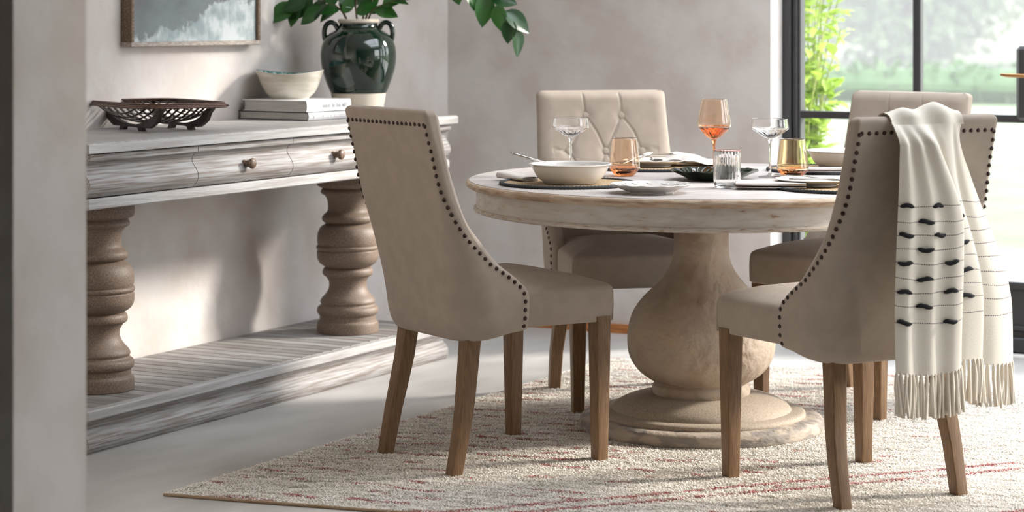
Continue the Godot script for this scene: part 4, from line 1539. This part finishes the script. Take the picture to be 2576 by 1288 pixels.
func placemat(label: String, at: Vector3, r: float, turn := 0.0) -> void:
	var o := thing("woven_placemat", label, "placemat", at, turn, "round woven placemats")
	var pr := [Vector2(0.0, 0.0), Vector2(r - 0.008, 0.0), Vector2(r - 0.008, 0.0045)]
	var k := 0
	var rr := r - 0.008
	while rr > 0.004:
		pr.append(Vector2(rr, 0.0042 if k % 2 == 0 else 0.0058))
		rr -= 0.0035
		k += 1
	pr.append(Vector2(0, 0.005))
	var m := MB.new()
	m.lathe(pr, 64)
	obj("woven_disc", m, M.straw, o)
	# corded edge
	m = MB.new()
	var path := PackedVector3Array()
	var ra := []
	for i in 220:
		var a := TAU * i / 220.0
		path.append(Vector3(cos(a) * (r - 0.004), 0.0052, sin(a) * (r - 0.004)))
		ra.append(0.0050 + 0.0008 * (1.0 if i % 2 == 0 else -1.0))
	m.tube(path, ra, 8, true)
	obj("corded_edge", m, M.mat_edge, o)

func fold_napkin(label: String, at: Vector3, turn: float, prof: Array, length: float, droop := 0.0) -> Node3D:
	# folded cloth: a folded ribbon profile (across, up) given some thickness and run along its length
	var o := thing("linen_napkin", label, "napkin", at, turn, "folded linen napkins")
	var sp := smooth_profile(prof, 5)
	var th := 0.0013
	var rows := []
	var steps := 14
	for k in steps + 1:
		var u := k / float(steps)
		var rowa := PackedVector3Array()
		var rowb := []
		for i in sp.size():
			var d: Vector2 = (sp[mini(i + 1, sp.size() - 1)] - sp[maxi(i - 1, 0)]).normalized()
			var nn := Vector2(-d.y, d.x)
			var flat := 1.0 - droop * u
			var wob := 1.0 + 0.05 * sin(u * 5.0 + i * 0.3)
			var a: Vector2 = sp[i] + nn * th
			var b: Vector2 = sp[i] - nn * th
			rowa.append(Vector3(a.x * wob, maxf(a.y * flat, 0.0), (u - 0.5) * length))
			rowb.push_front(Vector3(b.x * wob, maxf(b.y * flat, 0.0), (u - 0.5) * length))
		for p in rowb:
			rowa.append(p)
		rows.append(rowa)
	var m := MB.new()
	m.grid(rows, true, false, true)
	# close both ends strip by strip
	var w: int = sp.size()
	for e in [0, steps]:
		var r: PackedVector3Array = rows[e]
		for i in w - 1:
			m.poly([r[i], r[i + 1], r[2 * w - 2 - i], r[2 * w - 1 - i]], Vector3(0, 0, -1 if e == 0 else 1))
	obj("cloth", m, M.napkin, o)
	return o

func cutlery(kind: String, label: String, at: Vector3, basis: Basis) -> void:
	# lies along local z, bowl or tines or blade towards +z, about 19 cm long
	var o := thing(kind, label, "cutlery", at)
	o.basis = basis
	var m := MB.new()
	m.tube(PackedVector3Array([Vector3(0, 0.003, -0.105), Vector3(0, 0.0032, -0.09), Vector3(0, 0.004, -0.04), Vector3(0, 0.006, 0.02), Vector3(0, 0.0045, 0.042)]), [0.0085, 0.0098, 0.0068, 0.0034, 0.0036], 10, false, 0.42, Vector3(0, 1, 0))
	obj("handle", m, M.steel, o)
	m = MB.new()
	if kind == "table_spoon":
		var rows := []
		for i in 9:
			var u := i / 8.0
			var hw := 0.0215 * pow(sin(PI * clampf(u * 0.93 + 0.05, 0, 1)), 0.7)
			var row := PackedVector3Array()
			for j in 9:
				var s := (j - 4) / 4.0
				row.append(Vector3(s * hw, 0.0045 - 0.007 * (1.0 - s * s) * sin(PI * u), 0.038 + 0.062 * u))
			rows.append(row)
		m.grid(rows)
		for r in rows.size():
			for j in rows[r].size():
				rows[r][j].y -= 0.0012
		m.grid(rows, false, false, true)
		obj("spoon_bowl", m, M.steel, o)
	elif kind == "dinner_fork":
		m.box(Vector3(0, 0.004, 0.052), Vector3(0.022, 0.002, 0.028), 0.0008)
		obj("fork_root", m, M.steel, o)
		for j in 4:
			var x := -0.0093 + 0.0062 * j
			var tn := MB.new()
			tn.tube(PackedVector3Array([Vector3(x, 0.004, 0.062), Vector3(x, 0.002, 0.08), Vector3(x, 0.0045, 0.106)]), [0.0017, 0.0016, 0.0009], 6)
			obj("tine", tn, M.steel, o)
	else:
		var pg := PackedVector2Array([Vector2(-0.006, 0.038), Vector2(0.007, 0.038), Vector2(0.009, 0.08), Vector2(0.006, 0.115), Vector2(-0.002, 0.128), Vector2(-0.006, 0.12)])
		m.prism(pg, 0.0016, Transform3D(Basis(Vector3(1, 0, 0), Vector3(0, 0, 1), Vector3(0, -1, 0)), Vector3(0, 0.0055, 0)))
		obj("blade", m, M.steel, o)

func yaw(deg: float, pitch := 0.0) -> Basis:
	return Basis(Vector3(0, 1, 0), deg_to_rad(deg)) * Basis(Vector3(1, 0, 0), deg_to_rad(pitch))

func build_place_settings() -> void:
	# left setting
	placemat("round placemat with dark corded edge under the front left bowl", spot(0.163, 6.57), 0.20)
	bowl_thing("white beaded-rim bowl holding a spoon, front left of the table", spot(0.171, 6.545, TOP + 0.0065))
	cutlery("table_spoon", "spoon leaning over the left rim of the front bowl", spot(0.095, 6.53, TOP + 0.064), yaw(118.0, 17.0))
	fold_napkin("rolled linen napkin on the left placemat beside the white bowl", spot(0.015, 6.69, TOP + 0.0072), deg_to_rad(-62.0 + 90.0 + 28.4), [[-0.024, 0.0015], [0.018, 0.0015], [0.024, 0.004], [0.018, 0.0068], [-0.015, 0.0065], [-0.022, 0.009], [-0.016, 0.012], [0.015, 0.0112], [0.022, 0.0145], [0.013, 0.0175], [-0.017, 0.017], [-0.0255, 0.011], [-0.0255, 0.004]], 0.17, 0.35)
	# far setting, against the tufted chair
	placemat("round placemat with dark corded edge under the far plate and cutlery", spot(0.465, 7.28), 0.20)
	var p := thing("dinner_plate", "scalloped white plate with a fork, spoon and knife, far side of the table", "plate", spot(0.468, 7.30, TOP + 0.0065), 0.0, "white plates")
	var m := MB.new()
	plate_mesh(m, 0.106, 0.020, 14, 0.016, 0.055)
	obj("body", m, M.china, p)
	cutlery("dinner_fork", "fork on the far plate beside the spoon", spot(0.405, 7.27, TOP + 0.030), yaw(28.4 + 150.0, -7.0))
	cutlery("table_spoon", "spoon on the far plate between fork and knife", spot(0.445, 7.30, TOP + 0.031), yaw(28.4 + 20.0, 3.0))
	cutlery("table_knife", "knife on the far plate, its handle raised to the right", spot(0.475, 7.31, TOP + 0.036), yaw(28.4 - 150.0, 6.0))
	draped_napkin()
	# right rear setting
	placemat("round placemat under the rear bowl near the door", spot(1.02, 7.16), 0.20)
	bowl_thing("white beaded-rim bowl at the back right behind the amber tumbler", spot(1.075, 7.20, TOP + 0.0065))
	fold_napkin("folded linen napkin in front of the back right bowl", spot(1.015, 7.00, TOP + 0.0092), deg_to_rad(28.4 + 94.0), [[-0.036, 0.0015], [0.030, 0.0015], [0.036, 0.004], [0.030, 0.0065], [-0.028, 0.006], [-0.035, 0.009], [-0.028, 0.0115], [0.034, 0.0105]], 0.19)
	# right front setting
	placemat("round placemat under the front right beaded plate", spot(0.962, 6.39), 0.20)
	p = thing("dinner_plate", "round white plate with a beaded rim holding fork and knife, front right", "plate", spot(0.878, 6.45, TOP + 0.0065), 0.0, "white plates")
	m = MB.new()
	plate_mesh(m, 0.116, 0.019, 2, 0.0, 0.062)
	obj("body", m, M.china, p)
	beads(p, 104, 0.1135, 0.0190, 0.0021, M.china)
	cutlery("dinner_fork", "fork on the beaded plate, tines towards the amber tumbler", spot(0.862, 6.47, TOP + 0.0245), yaw(28.4 - 118.0, -3.0))
	cutlery("table_knife", "knife on the beaded plate beside the fork", spot(0.905, 6.43, TOP + 0.0225), yaw(28.4 + 74.0, 0.0))
	fold_napkin("folded linen napkin lying half off the front right placemat", spot(0.745, 6.40, TOP + 0.0065), deg_to_rad(28.4 + 82.0), [[-0.052, 0.0015], [0.046, 0.0015], [0.053, 0.0045], [0.046, 0.0075], [-0.042, 0.007], [-0.050, 0.0105], [-0.042, 0.0135], [0.030, 0.012], [0.052, 0.0135]], 0.20)
	# front centre plate and the green one
	p = thing("dinner_plate", "empty white scalloped plate on small feet, front centre of the table", "plate", spot(0.390, 6.255), 0.0, "white plates")
	m = MB.new()
	plate_mesh(m, 0.115, 0.026, 14, 0.016, 0.066)
	obj("body", m, M.china, p)
	for k in 14:
		var a := TAU * (k + 0.5) / 14.0
		var pe := MB.new()
		var loop := PackedVector3Array()
		for i in 20:
			loop.append(Vector3(cos(TAU * i / 20.0) * 0.0085, 0, sin(TAU * i / 20.0) * 0.0105))
		pe.tube(loop, 0.0011, 6, true)
		var q := obj("thumb_dimple", pe, M.china, p)
		q.transform = Transform3D(Basis(Vector3(0, 1, 0), -a) * Basis(Vector3(0, 0, 1), 0.26), Vector3(cos(a) * 0.0985, 0.0217, sin(a) * 0.0985))
	for k in 6:
		var a := TAU * k / 6.0 + 0.3
		var ft := MB.new()
		ft.box(Vector3(0, 0.0045, 0), Vector3(0.016, 0.009, 0.034), 0.003)
		var q := obj("foot", ft, M.china, p)
		q.transform = Transform3D(Basis(Vector3(0, 1, 0), -a), Vector3(cos(a) * 0.062, 0.0, sin(a) * 0.062))
	p = thing("dinner_plate", "dark green scalloped ceramic plate in the middle of the table", "plate", spot(0.614, 6.77), 0.0)
	m = MB.new()
	plate_mesh(m, 0.134, 0.030, 12, 0.032, 0.080)
	obj("body", m, M.green_glaze, p)
	for k in 36:
		var a := TAU * k / 36.0
		var rb := MB.new()
		var pa := PackedVector3Array()
		for i in 5:
			var u := i / 4.0
			var r := lerpf(0.088, 0.126, u)
			pa.append(Vector3(cos(a + 0.25 * u) * r, lerpf(0.0165, 0.0285, u), sin(a + 0.25 * u) * r))
		rb.tube(pa, 0.0032, 6, false, 0.6, Vector3(0, 1, 0))
		obj("rim_rib", rb, M.green_glaze, p)
	# glasses
	tumbler("amber tinted tumbler behind the front left bowl", spot(0.350, 6.93), 0.0, M.amber, M.amber_deep)
	tumbler("honey coloured tumbler beside the back right bowl", spot(0.866, 6.87), 0.4, M.honey, M.amber_deep)
	var coupe := [[0.0, 0.118], [0.008, 0.1185], [0.024, 0.126], [0.044, 0.139], [0.0565, 0.1475], [0.0582, 0.151], [0.0570, 0.159], [0.0550, 0.178], [0.0543, 0.1795], [0.0535, 0.178], [0.0556, 0.159], [0.0562, 0.152], [0.0545, 0.1485], [0.042, 0.141], [0.022, 0.129], [0.0, 0.1235]]
	stem_glass("coupe_glass", coupe, "clear stemmed coupe glass rising behind the front left bowl", spot(0.1845, 6.98), M.clear, M.clear, "clear coupe glasses")
	stem_glass("coupe_glass", coupe, "clear stemmed coupe glass standing before the door frame", spot(0.798, 6.885), M.clear, M.clear, "clear coupe glasses")
	var wine := [[0.0, 0.112], [0.008, 0.1125], [0.021, 0.1205], [0.040, 0.139], [0.0505, 0.1510], [0.0505, 0.1510], [0.0488, 0.1525], [0.038, 0.1415], [0.019, 0.1245], [0.0, 0.1195]]
	var wine_wall := [[0.0490, 0.1528], [0.0510, 0.1516], [0.0528, 0.1565], [0.0520, 0.165], [0.0470, 0.197], [0.0400, 0.2365], [0.0392, 0.238], [0.0385, 0.2365], [0.0454, 0.197], [0.0504, 0.165], [0.0510, 0.158], [0.0490, 0.1528]]
	stem_glass("wine_glass", wine, "tall amber wine glass, the highest glass on the table", spot(0.631, 6.95), M.amber_deep, M.amber_deep, "", wine_wall, M.amber)
	var rib := thing("ribbed_tumbler", "clear ribbed straight-sided tumbler with a thin red rim, front centre", "glass", spot(0.6215, 6.435))
	m = MB.new()
	var flute := func(q: Vector3, a: float, u: Vector2) -> Vector3:
		var k := smoothstep(0.012, 0.02, u.y) * (1.0 - smoothstep(0.100, 0.1085, u.y)) * (1.0 if u.x > 0.0362 else 0.0)
		var f := 1.0 + 0.022 * k * (absf(sin(12.0 * a)) - 0.6)
		return Vector3(q.x * f, q.y, q.z * f)
	m.lathe(lathe_arr([[0.0, 0.001], [0.026, 0.0], [0.031, 0.001], [0.0355, 0.005], [0.0380, 0.012], [0.0388, 0.02], [0.0389, 0.05], [0.0389, 0.085], [0.0388, 0.1075], [0.0382, 0.109], [0.0374, 0.1075], [0.0361, 0.085], [0.0361, 0.05], [0.0360, 0.022], [0.034, 0.013], [0.028, 0.009], [0.0, 0.008]]), 144, Transform3D(), flute)
	obj("body", m, M.clear, rib)
	m = MB.new()
	var ring := PackedVector3Array()
	for i in 64:
		var a := TAU * i / 64.0
		ring.append(Vector3(cos(a) * 0.0384, 0.1092, sin(a) * 0.0384))
	m.tube(ring, 0.0007, 6, true)
	obj("rim", m, mat(Color(0.72, 0.33, 0.24), 0.3), rib)

func draped_napkin() -> void:
	# a napkin laid over the far plate's right side and down on to the table
	var at := spot(0.60, 7.36)
	var o := thing("linen_napkin", "crumpled linen napkin trailing off the far plate's right side", "napkin", at, 0.494858, "folded linen napkins")
	var rows := []
	var hs := [[-0.10, 0.034], [-0.06, 0.040], [-0.03, 0.040], [0.0, 0.033], [0.04, 0.024], [0.08, 0.018], [0.105, 0.0165], [0.112, 0.0145], [0.105, 0.0118], [0.08, 0.0115], [0.05, 0.0115]]
	var sp := smooth_profile(hs, 4)
	for k in 13:
		var u := k / 12.0
		var row := PackedVector3Array()
		for i in sp.size():
			var q: Vector2 = sp[i]
			var lift := q.y * (0.75 + 0.35 * sin(u * 5.2 + 0.8)) if q.y > 0.0125 else q.y
			row.append(Vector3(q.x + 0.012 * sin(u * 4.0), maxf(lift + 0.0022 * sin(q.x * 90.0 + u * 7.0) * smoothstep(0.0125, 0.02, q.y), 0.0105), (u - 0.5) * 0.15 + q.x * 0.25))
		rows.append(row)
	var m := MB.new()
	m.grid(rows, false, false, false)
	var low := []
	for r in rows:
		var r2 := PackedVector3Array()
		for p in r:
			r2.append(p - Vector3(0, 0.0009, 0))
		low.append(r2)
	m.grid(low, false, false, true)
	obj("cloth", m, M.napkin, o)

# ---------------------------------------------------------------- throw over the right chair
func build_throw() -> void:
	var rootp := Vector3(-2.042, RUG, -5.667)
	var turn := deg_to_rad(-124.0)
	var o := thing("fringed_throw", "cream woven throw with black tufted stripes hanging over the right chair's back", "throw blanket", rootp, turn)
	# chair axes: +x is the chair's left (left in the picture, seen from behind), -z behind it
	# plan of the hanging cloth below the back: x across, z behind; three overlapping folds
	var hang := [[0.134, -0.036], [0.106, -0.05], [0.074, -0.042], [0.038, -0.054], [0.004, -0.045], [-0.028, -0.056], [-0.054, -0.052], [-0.064, -0.04], [-0.05, -0.03], [-0.054, -0.022], [-0.094, -0.024], [-0.134, -0.018], [-0.152, -0.01], [-0.14, -0.002], [-0.148, 0.006], [-0.193, 0.003], [-0.238, 0.014], [-0.28, 0.034]]
	var hp := smooth_profile(hang, 5)
	var n := hp.size()
	var vs := []      # (height, how far over: 0 front side, 1 behind)
	var rows := []
	var yt := 1.024
	# front side, short drop inside the chair
	var levels := []
	for k in 7:
		levels.append(["in", lerpf(0.86, 0.985, k / 6.0)])
	for k in 9:
		levels.append(["top", k / 8.0])
	for k in 40:
		levels.append(["out", lerpf(0.982, 0.366, k / 39.0)])
	for e in levels:
		var row := PackedVector3Array()
		for i in n:
			var u := i / float(n - 1)
			var q: Vector2 = hp[i]
			# gathered place on the chair's top rail
			var gx := lerpf(0.126, -0.104, u)
			var ridge := 0.008 + 0.012 * exp(-pow((u - 0.25) / 0.13, 2.0)) + 0.025 * exp(-pow((u - 0.68) / 0.21, 2.0))
			if e[0] == "in":
				var y: float = e[1]
				row.append(Vector3(gx * 0.95, y + 0.02 * u, curve(EDGE, y) + 0.014 + 0.008 * sin(u * 26.0)))
			elif e[0] == "top":
				var a: float = PI * e[1]
				var zc := (curve(EDGE, 1.0) + curve(BACK, 1.0)) * 0.5
				var rz := (curve(EDGE, 1.0) - curve(BACK, 1.0)) * 0.5 + 0.008
				row.append(Vector3(gx, 0.984 + (0.020 + ridge) * sin(a), zc + rz * cos(a) + 0.007 * sin(u * 15.0) * smoothstep(1.8, 2.8, a)))
			else:
				var y: float = e[1]
				var s := smoothstep(1.0, 0.72, y)
				var s2 := smoothstep(1.0, 0.93, y)
				var x := lerpf(gx, q.x, lerpf(pow(s, 0.8), smoothstep(1.04, 0.50, y), smoothstep(0.45, 0.7, u)))
				# the back leans away below, so the cloth hangs plumb from the top rail
				var lean := lerpf(0.0, 0.018, 1.0 - s)
				var z := curve(BACK, 1.0) - 0.004 + q.y * s2 * 1.0 - lean * 0.2 + 0.007 * sin(u * 15.0) * (1.0 - s)
				z -= 0.006 * sin(y * 9.0 + u * 4.0) * s
				var drop := (1.0 - y) / 0.6
				row.append(Vector3(x * lerpf(1.0, 1.03, drop), y - 0.012 * drop * sin(u * 8.0), z))
		rows.append(row)
	var m := MB.new()
	m.grid(rows, false, false, true, 1.0, 1.0)
	# uv: u across, v down the outside
	var ww := n
	for r in rows.size():
		for i in n:
			var v := -0.2
			if levels[r][0] == "out":
				v = (1.0 - levels[r][1]) / 0.6
			elif levels[r][0] == "top":
				v = -0.02
			m.t[r * ww + i] = Vector2(i / float(n - 1), clampf(v, 0.0, 1.0))
	var back := []
	for r in rows.size():
		var rr := PackedVector3Array()
		for i in n:
			rr.append(rows[r][i] - m.n[r * ww + i] * 0.0035)
		back.append(rr)
	var st := m.v.size()
	m.grid(back, false, false, false, 1.0, 1.0)
	for r in rows.size():
		for i in n:
			m.t[st + r * ww + i] = m.t[r * ww + i]
	var im := Image.create(1024, 1024, false, Image.FORMAT_RGB8)
	im.fill(Color(0.905, 0.875, 0.82))
	var stripes := [0.360, 0.424, 0.480, 0.538, 0.596, 0.660, 0.716, 0.772, 0.842]
	for k in stripes.size():
		var y := int(stripes[k] * 1024.0)
		for x in range(0, 1024):
			if x % 9 < 6:
				var yy := y + int(4.0 * sin(x * 0.021 + k))
				im.fill_rect(Rect2i(x, yy, 1, 4), Color(0.36, 0.31, 0.31))
	var cm := mat(Color.WHITE, 0.95)
	cm.albedo_texture = ImageTexture.create_from_image(im)
	cm.rim_enabled = true
	cm.rim = 0.3
	cm.backlight_enabled = true
	cm.backlight = Color(0.30, 0.27, 0.22)
	bump(cm, noise(91, 0.2, [], 2), 0.03)
	obj("cloth", m, cm, o)
	# tufts of black yarn
	var ink := mat(Color(0.10, 0.10, 0.11), 0.9)
	var outrow := 16
	for k in stripes.size():
		var us := [0.045, 0.215] if k % 2 == 0 else [0.145, 0.58]
		if k >= 4 and k % 2 == 0:
			us = [0.045, 0.28]
		for uu in us:
			if uu > 0.5 and k > 7:
				continue
			var fi: float = uu * (n - 1)
			var fr: float = outrow + (0.6 * stripes[k] - 0.018) / 0.616 * 39.0
			var mb := MB.new()
			var path := PackedVector3Array()
			for s in 7:
				var fs := clampf(fi + (s - 3) * 0.95, 0, n - 1.01)
				var r0 := int(fr)
				var i0 := int(fs)
				var pa: Vector3 = rows[r0][i0].lerp(rows[r0][i0 + 1], fs - i0).lerp(rows[r0 + 1][i0].lerp(rows[r0 + 1][i0 + 1], fs - i0), fr - r0)
				var nn: Vector3 = m.n[r0 * ww + i0]
				path.append(pa + nn * 0.003 + Vector3(0, 0.0025 * cos((s - 3) * 0.9 + k), 0))
			mb.tube(path, [0.0025, 0.005, 0.0062, 0.0056, 0.0062, 0.005, 0.0025], 8)
			obj("yarn_tuft", mb, ink, o)
	# fringe
	var rng := RandomNumberGenerator.new()
	rng.seed = 12
	var last: PackedVector3Array = rows[rows.size() - 1]
	var fm := mat(Color(0.88, 0.84, 0.775), 0.95)
	fm.backlight_enabled = true
	fm.backlight = Color(0.25, 0.22, 0.18)
	var nt := 46
	for k in nt:
		var fi := lerpf(0.4, n - 1.4, k / float(nt - 1))
		var i0 := int(fi)
		var p: Vector3 = last[i0].lerp(last[i0 + 1], fi - i0)
		var mb := MB.new()
		for s in 3:
			var off := Vector3(rng.randf_range(-0.004, 0.004), 0, rng.randf_range(-0.004, 0.004))
			var sw := Vector3(rng.randf_range(-0.008, 0.008), 0, rng.randf_range(-0.006, 0.006))
			mb.tube(PackedVector3Array([p + Vector3(0, 0.004, 0), p + Vector3(0, -0.006, 0) + off * 0.3, p + Vector3(0, -0.035, 0) + off, p + Vector3(0, -0.075, 0) + off + sw * 0.5, p + Vector3(0, -0.102 - rng.randf() * 0.008, 0) + off + sw]), [0.0024, 0.0042, 0.0046, 0.0046, 0.0036], 6)
		obj("tassel", mb, fm, o)
